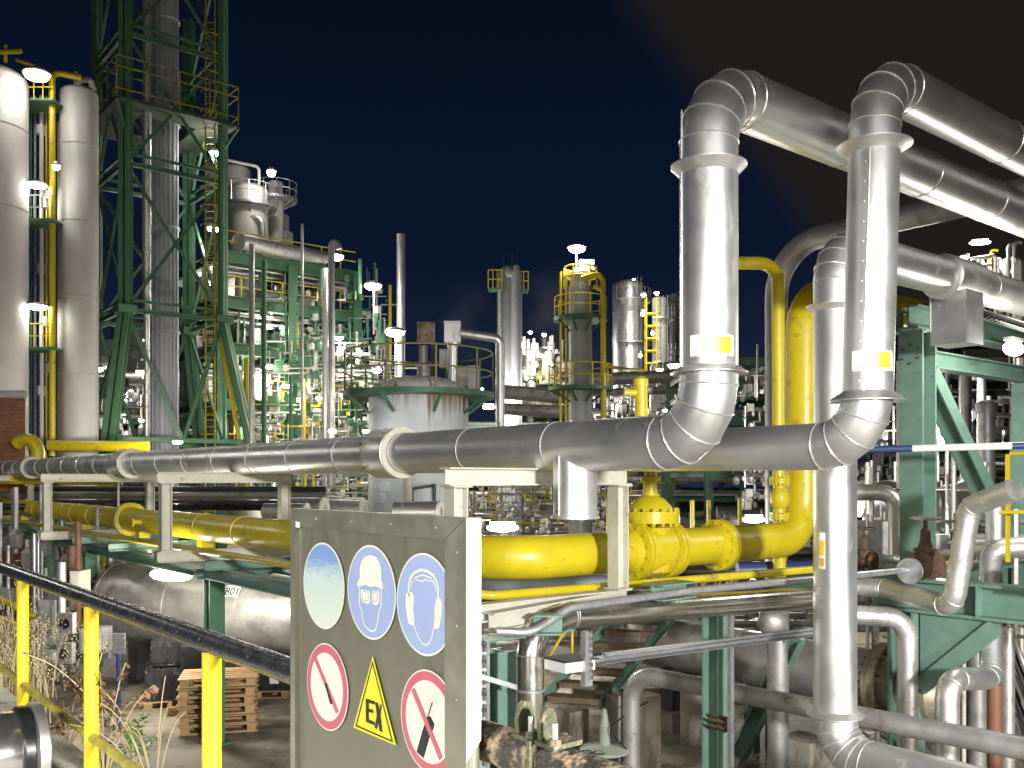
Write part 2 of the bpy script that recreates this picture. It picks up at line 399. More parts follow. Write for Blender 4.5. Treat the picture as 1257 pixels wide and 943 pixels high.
def fadeblue():
    m = bpy.data.materials.new('sun_bleached_blue'); m.use_nodes = True; t = m.node_tree; b = t.nodes['Principled BSDF']
    tc = t.nodes.new('ShaderNodeTexCoord'); sp = t.nodes.new('ShaderNodeSeparateXYZ'); t.links.new(tc.outputs['Generated'], sp.inputs[0])
    n = t.nodes.new('ShaderNodeTexNoise'); n.inputs['Scale'].default_value = 9; n.inputs['Detail'].default_value = 6
    mp = t.nodes.new('ShaderNodeMapping'); mp.inputs['Scale'].default_value = (.4, .4, 3); t.links.new(tc.outputs['Generated'], mp.inputs[0]); t.links.new(mp.outputs[0], n.inputs[0])
    ad = t.nodes.new('ShaderNodeMath'); ad.operation = 'MULTIPLY_ADD'; t.links.new(n.outputs['Fac'], ad.inputs[0]); ad.inputs[1].default_value = .35; t.links.new(sp.outputs['Z'], ad.inputs[2])
    r = t.nodes.new('ShaderNodeValToRGB'); t.links.new(ad.outputs[0], r.inputs[0]); e = r.color_ramp.elements
    e[0].position = .2; e[0].color = (.48, .56, .50, 1); e[1].position = 1.0; e[1].color = (.14, .25, .50, 1)
    x = r.color_ramp.elements.new(.80); x.color = (.40, .50, .50, 1)
    t.links.new(r.outputs[0], b.inputs['Base Color']); b.inputs['Roughness'].default_value = .5
    return m
def cr(X, Y): return (360 + X * .3424, 620 + Y * .3424)      # reading of an enlargement
def disc(px, py, rpx, name, mat, par, off, th=.001, n=56, label=None):
    c = sg(px, py); R = (sg(px, py + rpx) - c).length
    return build(MB().prism([c + A * (R * math.cos(2 * math.pi * i / n)) + UP * (R * math.sin(2 * math.pi * i / n)) - B * off for i in range(n)], B * th), name, mat, par, label=label)
def poly(pts, name, mat, par, off, crop=True):
    return build(MB().prism([sg(*(cr(*p) if crop else p), off) for p in pts], B * .0004), name, mat, par)
def ribbon(pts, wd, name, mat, par, off, closed=False):
    q = [sg(*cr(*p), off) for p in pts]; n = len(q); vs = []; fs = []
    for i in range(n):
        a = q[i - 1] if (i or closed) else q[i]; c = q[(i + 1) % n] if (i < n - 1 or closed) else q[i]
        d = (c - a).normalized(); s_ = B.cross(d)
        vs += [q[i] + s_ * wd / 2, q[i] - s_ * wd / 2]
    for i in range(n if closed else n - 1):
        j = (i + 1) % n; fs.append((2 * i, 2 * i + 1, 2 * j + 1, 2 * j))
    return build(MB().add(vs, fs), name, mat, par)
ctr = [(397.5, 719, 53), (456, 727, 58), (521.5, 742, 63), (402, 843, 53), (527, 886, 63.5)]
# 1 faded blue disc
o = disc(*ctr[0], 'symbol_disc', sw, sign, .0012, label='bleached blue symbol disc'); disc(ctr[0][0], ctr[0][1], 50.5, 'disc_face', fadeblue(), o, .0017)
# 2 helmet and goggles
o = disc(*ctr[1], 'symbol_disc', sw, sign, .0012, label='blue disc with helmet and goggles'); disc(456, 727, 55.5, 'disc_face', sb, o, .0017)
poly([(233, 280), (240, 268), (243, 262), (243, 225), (250, 200), (263, 184), (282, 179), (300, 186), (313, 206), (319, 232), (320, 270), (326, 286), (326, 298), (318, 300), (300, 290), (282, 294), (262, 285), (244, 292), (234, 290)], 'helmet_symbol', sw, o, .0023)
face = [(243, 292), (241, 330), (243, 360), (250, 378), (254, 410), (262, 432), (276, 448), (290, 453), (300, 446), (306, 425), (310, 400), (312, 380), (320, 360), (321, 300)]
ribbon(face, .0028, 'face_outline', sw, o, .0023)
poly([(247, 302), (278, 308), (281, 350), (266, 354), (251, 346), (246, 325)], 'goggle_lens', sw, o, .0023)
poly([(285, 310), (312, 303), (314, 330), (311, 352), (300, 360), (288, 352)], 'goggle_lens', sw, o, .0023)
for g in ([(253, 308), (273, 312), (275, 340), (262, 345), (254, 338)], [(290, 315), (307, 309), (308, 332), (305, 346), (293, 347)]):
    ribbon(g, .0016, 'goggle_rim', sb, o, .0027, True)
# 3 ear protection
o = disc(*ctr[2], 'symbol_disc', sw, sign, .0012, label='blue disc with ear protectors'); disc(521.5, 742, 60.5, 'disc_face', sb, o, .0017)
ribbon([(420, 330), (418, 290), (424, 262), (440, 242), (462, 232), (484, 236), (508, 252), (521, 278), (525, 300), (524, 340)], .0042, 'head_band', sw, o, .0023)
ribbon([(424, 300), (430, 275), (445, 258), (470, 250), (500, 262), (514, 285), (518, 310)], .002, 'head_band', sw, o, .0023)
poly([(410, 316), (430, 310), (438, 330), (434, 370), (440, 425), (432, 432), (418, 425), (412, 390), (407, 360)], 'ear_cup', sw, o, .0023)
poly([(517, 336), (530, 330), (538, 350), (536, 395), (528, 438), (518, 446), (508, 440), (511, 410), (512, 370)], 'ear_cup', sw, o, .0023)
ribbon([(432, 270), (444, 262), (452, 270), (466, 274), (480, 266), (492, 274), (504, 270), (510, 290)], .002, 'hair_outline', sw, o, .0023)
ribbon([(436, 425), (446, 455), (458, 482), (472, 499), (482, 502), (494, 492), (503, 470), (508, 440)], .0026, 'face_outline', sw, o, .0023)
# 4 no match / cigarette
o = disc(*ctr[3], 'symbol_disc', sw, sign, .0012, label='no smoking disc with red ring'); disc(402, 843, 51.5, 'red_ring', sr, o, .0017); disc(402, 843, 41.5, 'disc_face', sw, o, .0021)
poly([(78, 552), (88, 546), (168, 738), (158, 748)], 'red_bar', sr, o, .0025)
poly([(117, 640), (124, 637), (146, 712), (138, 714)], 'match_symbol', sk, o, .0029)
# 5 EX triangle
o = poly([(288, 541), (372, 862), (218, 797)], 'warning_triangle', sy, sign, .0016); o['label'] = 'yellow EX warning triangle'
ti = [(288, 565), (359, 847), (229, 790)]
ribbon(ti, .0058, 'black_border', sk, o, .0021, True)
def glyph(pts, par, off, mat): poly(pts, 'letter', mat, par, off)
glyph([(264, 693), (296, 703), (296, 716), (275, 709), (275, 729), (291, 734), (291, 746), (275, 741), (275, 768), (296, 777), (296, 790), (264, 776)], o, .0022, sk)
glyph([(298, 706), (308, 709), (313, 735), (317, 712), (322, 716), (317, 752), (324, 815), (313, 809), (309, 778), (304, 803), (296, 799), (304, 752)], o, .0024, sk)
# 6 no mobile phones
o = disc(*ctr[4], 'symbol_disc', sw, sign, .0012, label='no mobile phones disc with red ring'); disc(527, 886, 61.5, 'red_ring', sr, o, .0017); disc(527, 886, 50.5, 'disc_face', sw, o, .0021)
poly([(486, 756), (497, 757), (511, 785), (508, 800), (497, 820), (472, 907), (447, 884), (468, 808)], 'phone_symbol', sk, o, .0025)
ribbon([(488, 756), (504, 706)], .0022, 'aerial_symbol', sk, o, .0026)
for rr_ in (12, 20, 29):
    ribbon([(503 + rr_ * .62 * math.cos(a / 9 * 2 * math.pi), 706 + rr_ * 1.45 * math.sin(a / 9 * 2 * math.pi)) for a in range(9)], .0006, 'radio_wave', M('wave_grey', (.3, .32, .28), .5), o, .0024, True)
poly([(428, 662), (440, 654), (541, 902), (530, 914)], 'red_bar', sr, o, .0030)
poly([(367, 640), (372, 641), (372, 648), (367, 647)], 'small_sticker', whitepaint, sign, .0065, False)

# ------------------------------------------------------------------ large insulated pipes
def seams(t, rings, idx, r=.0075):
    for i in idx:
        b = MB(); b.ring(rings[i], r, 6); build(b, 'seam_band', seam_m, t)
def straight(p0, p1, step):
    p0, p1 = V(p0), V(p1); n = max(1, int((p1 - p0).length / step))
    return [p0.lerp(p1, i / n) for i in range(n + 1)]
def clad(name, label, pts, D, bend, k=4, step=1.9, mat=silver, n=32, group=None, sr_=.0075, jog=0):
    """pipe clad in sheet metal: body, one raised seam at each joint of the cladding"""
    pts = [V(p) for p in pts]; t = thing(name, label, 'pipe', pts[0] - UP * D / 2, group)
    path = fillet(pts, bend, k)
    full = []
    for i in range(len(path) - 1):
        sg_ = straight(path[i], path[i + 1], step) if (path[i + 1] - path[i]).length > step * 1.4 else [path[i], path[i + 1]]
        full += sg_[:-1]
    full.append(path[-1])
    b = MB(); rings = b.sweep(full, D / 2, n); build(b, 'cladding', mat, t)
    seams(t, rings, range(1, len(full) - 1), sr_)
    return t, full
def collar(t, c, r0, r1, h, mat=silver, up=True, name='rain_collar'):
    # sloping sheet skirt round an upright pipe
    prof = [(r0, h), (r1, 0), (r1, -.008), (r0, h * .55)] if up else [(r0, -h), (r1, 0), (r1, .008), (r0, -h * .55)]
    build(MB().lathe(c, UP, prof, 40), name, mat, t)
def on_pipe(pts, c, r, ang, z0, name, mat, par, off):
    """flat print wrapped on an upright pipe: pts are (arc metres, height metres)"""
    vs = [V((c.x + (r + off) * math.cos(ang + a / r), c.y + (r + off) * math.sin(ang + a / r), z0 + h)) for a, h in pts]
    return vs
def patch(c, r, ang, w, z0, h, name, mat, par, off, n=8):
    vs = []; fs = []
    for i in range(n + 1):
        a = ang + (i / n - .5) * w / r
        for zz in (z0, z0 + h): vs.append(V((c.x + (r + off) * math.cos(a), c.y + (r + off) * math.sin(a), zz)))
    for i in range(n): fs.append((2 * i, 2 * i + 2, 2 * i + 3, 2 * i + 1))
    return build(MB().add(vs, fs), name, mat, par)
def wrapline(pts, c, r, ang, z0, wd, name, mat, par, off, closed=True):
    fine = []
    n = len(pts)
    for i in range(n if closed else n - 1):
        a, b_ = pts[i], pts[(i + 1) % n]
        for j in range(6): fine.append((a[0] + (b_[0] - a[0]) * j / 6, a[1] + (b_[1] - a[1]) * j / 6))
    if not closed: fine.append(pts[-1])
    vs = []; fs = []; m = len(fine)
    for i in range(m):
        p = fine[i - 1] if (i or closed) else fine[i]; q_ = fine[(i + 1) % m] if (i < m - 1 or closed) else fine[i]
        dx, dy = q_[0] - p[0], q_[1] - p[1]; l = math.hypot(dx, dy) or 1
        for s in (1, -1):
            a_, h_ = fine[i][0] - dy / l * wd / 2 * s, fine[i][1] + dx / l * wd / 2 * s
            vs.append(V((c.x + (r + off) * math.cos(ang + a_ / r), c.y + (r + off) * math.sin(ang + a_ / r), z0 + h_)))
    for i in range(m if closed else m - 1):
        j = (i + 1) % m; fs.append((2 * i, 2 * j, 2 * j + 1, 2 * i + 1))
    return build(MB().add(vs, fs), name, mat, par)
hz_y = M('hazard_yellow_print', (.72, .56, .03), .4); hz_g = M('print_grey', (.30, .29, .26), .5)
def hazard_label(t, c, r, ang, z0, h=.14):
    l = patch(c, r, ang + .12, .36, z0, h * 1.15, 'hazard_label', whitepaint, t, .0016, 12)
    tr = [(-.075, .012), (.075, .012), (0, .145)]
    wrapline(tr, c, r, ang - .22, z0, .006, 'triangle_print', hz_g, l, .0024)
    wrapline([(.006, .105), (-.014, .065), (.012, .065), (-.004, .026)], c, r, ang - .22, z0, .008, 'flash_print', hz_y, l, .0024, False)
    patch(c, r, ang + .50, .13, z0 + .02, h * .9, 'yellow_print', hz_y, l, .0024)

D1 = .45
E1 = P(870, 543, 7.29); E1.z = 4.30
top1 = V((E1.x, E1.y, 7.05))
t1, f1 = clad('insulated_pipe', 'long silver clad pipe from the brick building, rising above the yellow gate valve', [E1 - A * 36, E1, top1, top1 + B * 9], D1, .44, 4, 1.3)
collar(t1, V((E1.x, E1.y, 4 + (588 - 458) / F * 7.29)), D1 / 2, D1 / 2 + .075, .05)
collar(t1, V((E1.x, E1.y, 4 + (588 - 205) / F * 7.29)), D1 / 2, D1 / 2 + .07, .07, up=False)
angc = math.atan2(-E1.y, -E1.x)
hazard_label(t1, E1, D1 / 2, angc + .02, 4 + (588 - 441) / F * 7.29)
build(MB().box(E1 + UP * 1.55 + V((-D1 / 2 * .98, -.05, 0)), (.012, .02, 2.0)), 'seam_strip', seam_m, t1)
b = MB()
for i in range(16): b.ball(E1 + UP * (.75 + .11 * i) + V((-D1 / 2 * .99 - .004, -.05, 0)), .008, 6)
for i in range(26): b.ball(E1 - A * (.9 + i * .32) + UP * (D1 / 2 * .985) - B * D1 / 2 * .17, .009, 6)
build(b, 'screw', steel, t1, kind='stuff')
# wide cuffs where the cladding slides over itself
for px, L_ in ((487, .55), (160, .7), (38, .8)):
    q = along(V((E1.x, E1.y, 0)), A, px); q.z = 4.30
    cf = build(MB().lathe(q - A * L_ * .6, A, [(D1 / 2, -.12), (D1 / 2 + .07, 0), (D1 / 2 + .07, L_ * .8), (D1 / 2 + .06, L_ * .8 + .004), (D1 / 2 + .0, L_ * .8 + .01)], 40), 'cuff', silver, t1)
    build(MB().lathe(q - A * L_ * .6 + A * (L_ * .8 + .012), A, [(D1 / 2 + .068, 0), (D1 / 2 + .068, .012), (D1 / 2, .014)], 40), 'cuff_face', cream, t1)
    for h in (-.6, .35):
        build(MB().box(q - A * L_ * .55 - B * (D1 / 2 + .08) * math.cos(h) + UP * (D1 / 2 + .08) * math.sin(h), (.05, .02, .03), (A, B, UP)), 'buckle', brass, t1)
D2 = .40
E2 = P(1063, 551, 7.63); E2.z = 4.275
top2 = V((E2.x + .085, E2.y, 7.27))
t2, f2 = clad('insulated_pipe', 'silver clad pipe whose elbow hides the blue pole end, rising to the highest bend', [E2 - A * 30, E2, top2, top2 + B * 8], D2, .40, 4, 1.75)
def v2(py): h = 4 + (588 - py) / F * 7.63; return E2.lerp(top2, (h - E2.z) / (top2.z - E2.z))
collar(t2, v2(492), D2 / 2, D2 / 2 + .10, .075)
collar(t2, v2(180), D2 / 2, D2 / 2 + .095, .06, up=False)
angc2 = math.atan2(-E2.y, -E2.x)
hazard_label(t2, v2(450), D2 / 2, angc2 + .12, v2(458).z)
b = MB(); d_ = (top2 - E2).normalized(); b.bar(v2(482) + V((-.10, -.175, 0)), v2(190) + V((-.10, -.175, 0)), .012, .012); build(b, 'seam_strip', seam_m, t2)
b = MB()
for i in range(12): b.ball(v2(470 - 24 * i) + V((-.13, -.155, 0)), .008, 6)
build(b, 'screw', steel, t2, kind='stuff')
D3 = .42
E3 = P(1025, 938, 9.4); E3.z = 1.24
top3 = V((E3.x, E3.y, 6.33))
t3, f3 = clad('insulated_pipe', 'silver clad riser in front of the big yellow bend, foot turned aside', [top3 + B * 9, top3, E3, E3 + A * 5], D3, .36, 5, 2.6)
collar(t3, V((E3.x, E3.y, 1.64)), D3 / 2, D3 / 2 + .07, .05)
collar(t3, V((E3.x, E3.y, 5.73)), D3 / 2, D3 / 2 + .07, .05, up=False)
ang3 = math.atan2(-E3.y, -E3.x)
l = patch(E3, D3 / 2, ang3 - .62, .075, 4 - (697 - 588) / F * 9.4, .36, 'pipe_label', whitepaint, t3, .002)
patch(E3, D3 / 2, ang3 - .62, .06, 4 - (681 - 588) / F * 9.4, .15, 'yellow_print', hz_y, l, .003)
patch(E3, D3 / 2, ang3 - .62, .05, 4 - (694 - 588) / F * 9.4, .08, 'pictogram_print', M('label_ochre', (.6, .36, .04), .5), l, .003)
# support saddle on the run of pipe 3
q = along(top3, B, 1182)
build(MB().lathe(q - B * .55, B, [(D3 / 2, 0), (D3 / 2 + .05, .03), (D3 / 2 + .05, .75), (D3 / 2, .78)], 36), 'cuff', silver, t3)
b = MB().box(q - UP * (.45) - B * .15, (.42, .42, .62), (A, B, UP)); build(b, 'shoe_casing', silver, t3)
build(MB().box(q - UP * .3 - B * .15 - A * .215, (.012, .44, .6), (A, B, UP)), 'casing_edge', seam_m, t3)
q2 = along(top3, B, 1160)
build(MB().box(q2 - A * (D3 / 2 + .002) + UP * .06, (.004, .2, .11), (A, B, UP)), 'pipe_label', whitepaint, t3)
build(MB().box(q2 - A * (D3 / 2 + .005) + UP * .06 + B * .02, (.004, .1, .07), (A, B, UP)), 'yellow_print', hz_y, t3)
# dull grey pipe behind
E4 = V((3.95, 14, 7.47))
b = MB(); b.sweep([V((3.95, 14, 0)), E4, E4 + A * 6.5], .165, 20, .75, 8)
solo(b, 'grey_pipe', dull, 'dull grey pipe rising behind the thin yellow pipe and bending over the top', 'pipe', V((3.95, 14, 0)))
# hanging drain pot under pipe 1
q = along(V((E1.x, E1.y, 4.3)), A, 706)
tp = thing('drain_pot', 'short silver clad stub hanging under the long pipe beside the gate valve', 'drain pot', q - UP * .62)
build(MB().lathe(q - UP * .66, UP, [(.215, 0), (.215, .03), (.2, .035), (.2, .6)], 32), 'cladding', silver, tp)
build(MB().box(q - UP * .35 - B * .205, (.012, .01, .56), (A, B, UP)), 'seam_strip', seam_m, tp)
build(MB().lathe(q - UP * .655, UP, [(.222, 0), (.222, .014)], 32), 'seam_band', seam_m, tp)
# thick pipe cuffs below pipe 1 near elbow
for px in (620, 655):
    q = along(V((E1.x, E1.y, 4.3)), A, px) + B * .55 - UP * .18
    solo(MB().cyl(q - A * .2, q + A * .25, .07, 14), 'pipe_shoe', steel, 'short round pipe shoe under the long silver pipe, %s' % ('nearer the blue-grey tank' if px == 620 else 'nearer the drain pot'), 'pipe shoe')
# ------------------------------------------------------------------ yellow gas line
YZ = 3.20; DY = .45
YC = P(622, 0, 9.3); YC.z = YZ
YE = along(YC, B, 986)
ypath = [YC - A * 34, YC, YE, V((YE.x, YE.y, 6.5)), V((YE.x, YE.y, 6.55)) + B * 8]
def bolts(c, ax, R, n, r, h):
    b = MB(); u = ax.cross(UP) if abs(ax.z) < .9 else ax.cross(A); u.normalize(); w = ax.cross(u)
    for i in range(n):
        a = 2 * math.pi * (i + .5) / n; p = c + (u * math.cos(a) + w * math.sin(a)) * R
        b.lathe(p - ax * h / 2, ax, [(r, 0), (r, h)], 6)
    return b
def flange(t, c, ax, r, R, th=.05, mat=yellow, pair=True):
    g = .006 if pair else 0
    b = MB().lathe(c - ax * (th + g), ax, [(r, -.10), (r * 1.12, -.02), (R, 0), (R, th)], 32)
    if pair: b.lathe(c + ax * g, ax, [(R, 0), (R, th), (r * 1.12, th + .02), (r, th + .1)], 32)
    o = build(b, 'flange', mat, t)
    build(bolts(c, ax, (r + R) / 2 + .01, 14, .018, th * 2 + .07), 'bolt', mat, o, kind='stuff')
ty = thing('gas_pipe', 'big yellow gas pipe passing through the cream frames and rising behind the silver riser', 'pipe', YC - UP * DY / 2)
b = MB(); ry = b.sweep(ypath, DY / 2, 36, .55, 10); build(b, 'pipe_run', yellow, ty)
for px in (160,):
    flange(ty, along(YC, A, px), A, DY / 2, .33)
flange(ty, along(YC, B, 882), B, DY / 2, .31)
for px in (20, 50, 97, 252, 118, 300):
    q = along(YC, A, px); b = MB(); b.lathe(q - A * .012, A, [(DY / 2, -.005), (DY / 2 + .012, 0), (DY / 2 + .012, .024), (DY / 2, .03)], 30); build(b, 'weld_band', yellow, ty)
for px in (252, 175, 105, 30):
    q = along(YC, A, px); build(MB().box(q - UP * .27, (.25, .2, .12), (A, B, UP)), 'pipe_shoe', yellow, ty)
q = along(YC, A, 188); b = MB(); b.cyl(q - B * .2, q - B * .36, .05, 12); b.lathe(q - B * .36, -B, [(.09, 0), (.09, .04)], 14); build(b, 'nozzle', yellow, ty)
# gate valve
VC = along(YC, B, 798)
tv = thing('gate_valve', 'big yellow gate valve with bolted bonnet and tall stem tube', 'valve', VC - UP * .3)
b = MB().lathe(VC - B * .21, B, [(.24, 0), (.30, .05), (.30, .37), (.24, .42)], 32)
b.lathe(VC - UP * .30, UP, [(.16, 0), (.25, .06), (.27, .3), (.24, .52), (.26, .56)], 32)
build(b, 'body', yellow, tv)
flange(tv, VC - B * .27, B, DY / 2, .33); flange(tv, VC + B * .27, B, DY / 2, .33)
bz = VC + UP * .30
b = MB().lathe(bz, UP, [(.27, 0), (.33, .005), (.33, .065), (.33, .07), (.33, .135), (.26, .14), (.24, .19), (.17, .27), (.09, .315), (.075, .42), (.075, .47), (.11, .475), (.11, .52), (.06, .53), (.06, .62)], 36)
build(b, 'bonnet', yellow, tv)
build(bolts(bz + UP * .07, UP, .305, 18, .02, .20), 'bolt', yellow, tv, kind='stuff')
st = P(781, 450, VC.y); 
b = MB(); b.sweep([bz + UP * .6, V((VC.x, VC.y, 4.05)), V((VC.x - .10, VC.y - .05, 4.4)), V((VC.x - .11, VC.y - .05, 5.10))], .075, 20)
build(b, 'stem_tube', yellow, tv)
p = V((VC.x - .11, VC.y - .05, 5.10))
build(MB().lathe(p, UP, [(.085, -.05), (.085, .02), (.05, .05), (.02, .06)], 20), 'tube_cap', yellow, tv)
for h in (4.97, 4.52): build(MB().cyl(V((p.x, p.y, h)), V((p.x - .19, p.y - .02, h)), .045, 12), 'side_stub', yellow, tv)
# thin yellow riser with a small valve
tr_ = thing('yellow_riser', 'thin yellow hooked riser with a small globe valve beside the dull grey pipe', 'pipe', P(955, 712, 12.3))
b = MB(); b.sweep([P(886, 323, 12.6), P(955, 323, 12.3), P(956, 592, 12.3)], .085, 16, .28, 6); build(b, 'upper_tube', yellow, tr_)
b = MB(); b.sweep([P(957, 642, 12.3), P(957, 712, 12.3)], .085, 16); build(b, 'lower_tube', yellow, tr_)
c = P(957, 612, 12.3); Rv = (B - A).normalized()
for dz in (.23, -.24): flange(tr_, c + UP * dz, UP, .074, .13, .022)
o = build(MB().ball(c, .13, 16, (1, 1, 1.35)), 'valve_body', yellow, tr_)
b = MB(); b.cyl(c, c + B * .28, .05, 12); b.cyl(c + B * .28, c + B * .5, .018, 8); build(b, 'valve_neck', yellow, tr_)
build(MB().lathe(c + B * .42, B, [(.11, 0), (.11, .03)], 14), 'hand_wheel', brass, tr_)
# thin yellow tubes under the big pipe
b = MB(); y0 = along(P(357, 694, 11.3), A, 357); b.sweep([y0 - A * 30, y0, y0 + A * 2.2], .048, 12)
solo(b, 'thin_gas_pipe', yellow, 'thin yellow tube running below the big yellow pipe on the tank side', 'pipe', y0)
b = MB(); b.sweep([P(560, 725, 9.1), P(600, 732, 9.0), P(760, 719, 9.9), P(1000, 699, 11.3)], .046, 12, .3, 4)
t = solo(b, 'thin_gas_pipe', yellow, 'thin yellow tube in front of the gate valve bending in behind the sign', 'pipe', P(600, 732, 8.3))
# yellow uprights beyond
for px, y0_, y1_, D in ((850, 614, 655, 15), (870, 614, 655, 15.4), (908, 612, 650, 16), (747, 612, 640, 14), (1074, 624, 642, 17), (1083, 624, 642, 17.3)):
    solo(MB().cyl(P(px, y1_ + 30, D), P(px, y0_, D), .035, 10), 'bollard_post', yellow_rail, {850: 'thin yellow post behind the flange of the yellow pipe, nearest the valve', 870: 'thin yellow post behind the flange of the yellow pipe, in the middle of three', 908: 'thin yellow post behind the flange of the yellow pipe, nearest the riser', 747: 'thin yellow post peeping out between drain pot and cream post', 1074: 'thin yellow post beside the silver riser, on the riser side of a pair', 1083: 'thin yellow post beside the silver riser, on the column side of a pair'}[px], 'post', None, 'thin yellow posts beyond the gas pipe')

# ------------------------------------------------------------------ cream portal frames
def frame(px0, D0, wid, label, zt_=4.02, zb_=2.87, left=True, right=True):
    L_ = P(px0, 588, D0); L_.z = 0; R_ = L_ + B * wid
    t = thing('pipe_support', label, 'pipe support', V((L_.x, L_.y, zb_)), 'cream frames carrying the pipes')
    b = MB().ibeam(L_ - B * .12 + UP * zt_, R_ + B * .12 + UP * zt_, .16, .16); build(b, 'top_beam', cream, t)
    b = MB().ibeam(L_ - B * .12 + UP * zb_, R_ + B * .12 + UP * zb_, .16, .16); build(b, 'bottom_beam', cream, t)
    for q in (L_, R_):
        b = MB().ibeam(q + UP * (zb_ + .081), q + UP * (zt_ - .081), .15, .15, up=B); build(b, 'post', cream, t)
        for h in (zb_ + .089, zt_ - .089): build(MB().box(q + UP * h, (.22, .2, .012), (A, B, UP)), 'end_plate', cream, t)
    build(bolts(L_ - A * .08 + UP * (zt_ - .16), A, .05, 4, .012, .03), 'bolt', rust, t, kind='stuff')
    return t
frame(58, 18.6, 2.0, 'cream frame round the yellow pipe, far one next to the pipe flange')
frame(203, 13.6, 1.85, 'cream frame round the yellow pipe, the one next to the safety sign')
frame(560, 8.25, 2.02, 'cream frame partly behind the safety sign, nearest the gate valve', 4.02, 2.80)
frame(-60, 26, 2.0, 'cream frame round the yellow pipe, farthest, by the brick building')
# green longitudinal carriers and cross pieces under the gas line
for k, (off, lab) in enumerate(((-.55, 'dark green girder under the thin yellow tube'), (.55, 'dark green girder under the far edge of the yellow pipe'))):
    q = YC + B * off; q.z = 2.62
    solo(MB().ibeam(q - A * 30, q + A * .3, .16, .2), 'girder', teal if k == 0 else green, lab, 'girder', q - A * 14)
for i, px in enumerate((-20, 20, 62, 100, 150, 200, 262, 330)):
    q = along(YC, A, px); q.z = 2.79
    solo(MB().ibeam(q - B * .95, q + B * .9, .14, .13), 'cross_beam', teal, 'green cross beam under the yellow pipe, number %s from the sign end' % ('eight seven six five four three two one'.split()[i]), 'beam', q, 'green cross beams under the gas pipe')
for i, (px, D) in enumerate(((263, 14.2), (110, 19.5), (60, 23.5), (14, 28))):
    q = P(px, 0, D); q.z = 0
    t = thing('rack_column', ('green column behind the nearest yellow railing post', 'green column behind the second yellow railing post', 'green column seen between the two farther railing posts', 'green column at the far end of the pipe track')[i], 'column', q, 'green columns under the pipe track')
    build(MB().ibeam(q, q + UP * 2.5, .24, .24, up=A), 'shaft', green, t)
    build(MB().box(q + UP * .012, (.4, .4, .024), (A, B, UP)), 'base_plate', green, t)
    build(MB().ibeam(q + UP * 2.57 - B * .3, q + UP * 2.57 + B * 1.5, .16, .14), 'head_beam', teal, t)
# ------------------------------------------------------------------ right: pale green steel bridge
def col(px, D, h0, h1, w, label, mat=teal, plate=True, up=A, lvl=None, grp=None):
    q = P(px, 0, D); q.z = h0
    t = thing('steel_column', label, 'column', q, grp)
    build(MB().ibeam(q, V((q.x, q.y, h1)), w, w, up=up), 'shaft', mat, t)
    if plate:
        build(MB().box(V((q.x, q.y, h1 - .25)) - B * (w / 2 + .008), (w * .9, .014, .4), (A, B, UP)), 'splice_plate', mat, t)
        build(bolts(V((q.x, q.y, h1 - .25)) - B * (w / 2 + .02), B, w * .32, 6, .014, .03), 'bolt', rust, t, kind='stuff')
    return t
CD = 12.0
zt_ = 4 + (588 - 392) / F * CD
c1 = P(1127, 0, CD); c1.z = 0
t = thing('steel_bridge', 'pale green steel frame with a diagonal brace carrying the pipes', 'steel frame', c1)
zg = 4 - (705 - 588) / F * CD
c2 = along(c1, B, 1258); c3 = c1 - A * 1.9
build(MB().ibeam(c1 + UP * zg, c1 + UP * (zt_ - .16), .30, .36, up=B), 'column', teal, t)
build(MB().ibeam(c2 + UP * zg, c2 + UP * (zt_ - .62), .26, .3, up=B), 'column', teal, t)
build(MB().box(c1 + UP * (zt_ - .46) - A * .0 - B * .19, (.32, .014, .5), (A, B, UP)), 'splice_plate', teal, t)
o = build(bolts(c1 + UP * (zt_ - .46) - B * .2, B, .12, 6, .017, .04), 'bolt', rust, t, kind='stuff')
build(MB().ibeam(c1 - B * .25 + UP * zt_, c2 + B * 4 + UP * zt_, .26, .3), 'top_beam', teal, t)
build(MB().ibeam(c1 - A * .2 + UP * (zt_ - .01), c1 - A * .75 + UP * (zt_ - .01), .24, .28), "top_beam", teal, t)
zs = 4 + (588 - 441) / F * CD
build(MB().ibeam(c1 + B * .16 + UP * (zt_ - .5), c2 + B * .0 + UP * (zt_ - .5), .22, .22), 'tie_beam', teal, t)
d0 = c1 + B * .2 + UP * (zt_ - .66); d1_ = along(c1, B, 1237); d1_.z = zg + .3
build(MB().ibeam(d0, d1_, .2, .26, up=B.cross(V((0, 0, 1)))), 'diagonal_brace', teal, t)
# lower girders
build(MB().ibeam(c1 - A * .4 - B * .3 + UP * (zg - .22), c1 - B * .3 + A * 4.2 + UP * (zg - .22), .3, .42), 'girder', teal, t)
build(MB().ibeam(c1 + B * .15 + UP * (zg - .2), c1 + B * 5 + UP * (zg - .2), .26, .36), 'girder', teal, t)
for k in range(3):
    build(MB().box(c1 - B * .3 - B * .1 + A * (.95 + .9 * k) + UP * (zg - .22), (.016, .16, .36), (A, B, UP)), 'stiffener', teal, t)
g0 = c1 - B * .3 - B * .03 + A * .2
build(MB().prism([g0 + UP * (zg - .43), g0 + A * 1.0 + UP * (zg - .43), g0 + A * .85 + UP * (zg - .62), g0 + UP * (zg - 1.35)], B * .03), 'gusset', teal, t)
build(MB().bar(g0 + A * .93 + UP * (zg - .5) - B * .05, g0 + A * .02 + UP * (zg - 1.36) - B * .05, .2, .03, up=B), 'gusset_flange', teal, t)
build(MB().ibeam(c1 - B * .3 + UP * 0.0, c1 - B * .3 + UP * (zg - .44), .3, .34, up=A), 'lower_column', teal, t)
build(MB().box(c1 - B * .6 + A * 2.4 + UP * (zg + .12), (1.6, .3, .26), (A, B, UP)), 'edge_beam', teal, t)
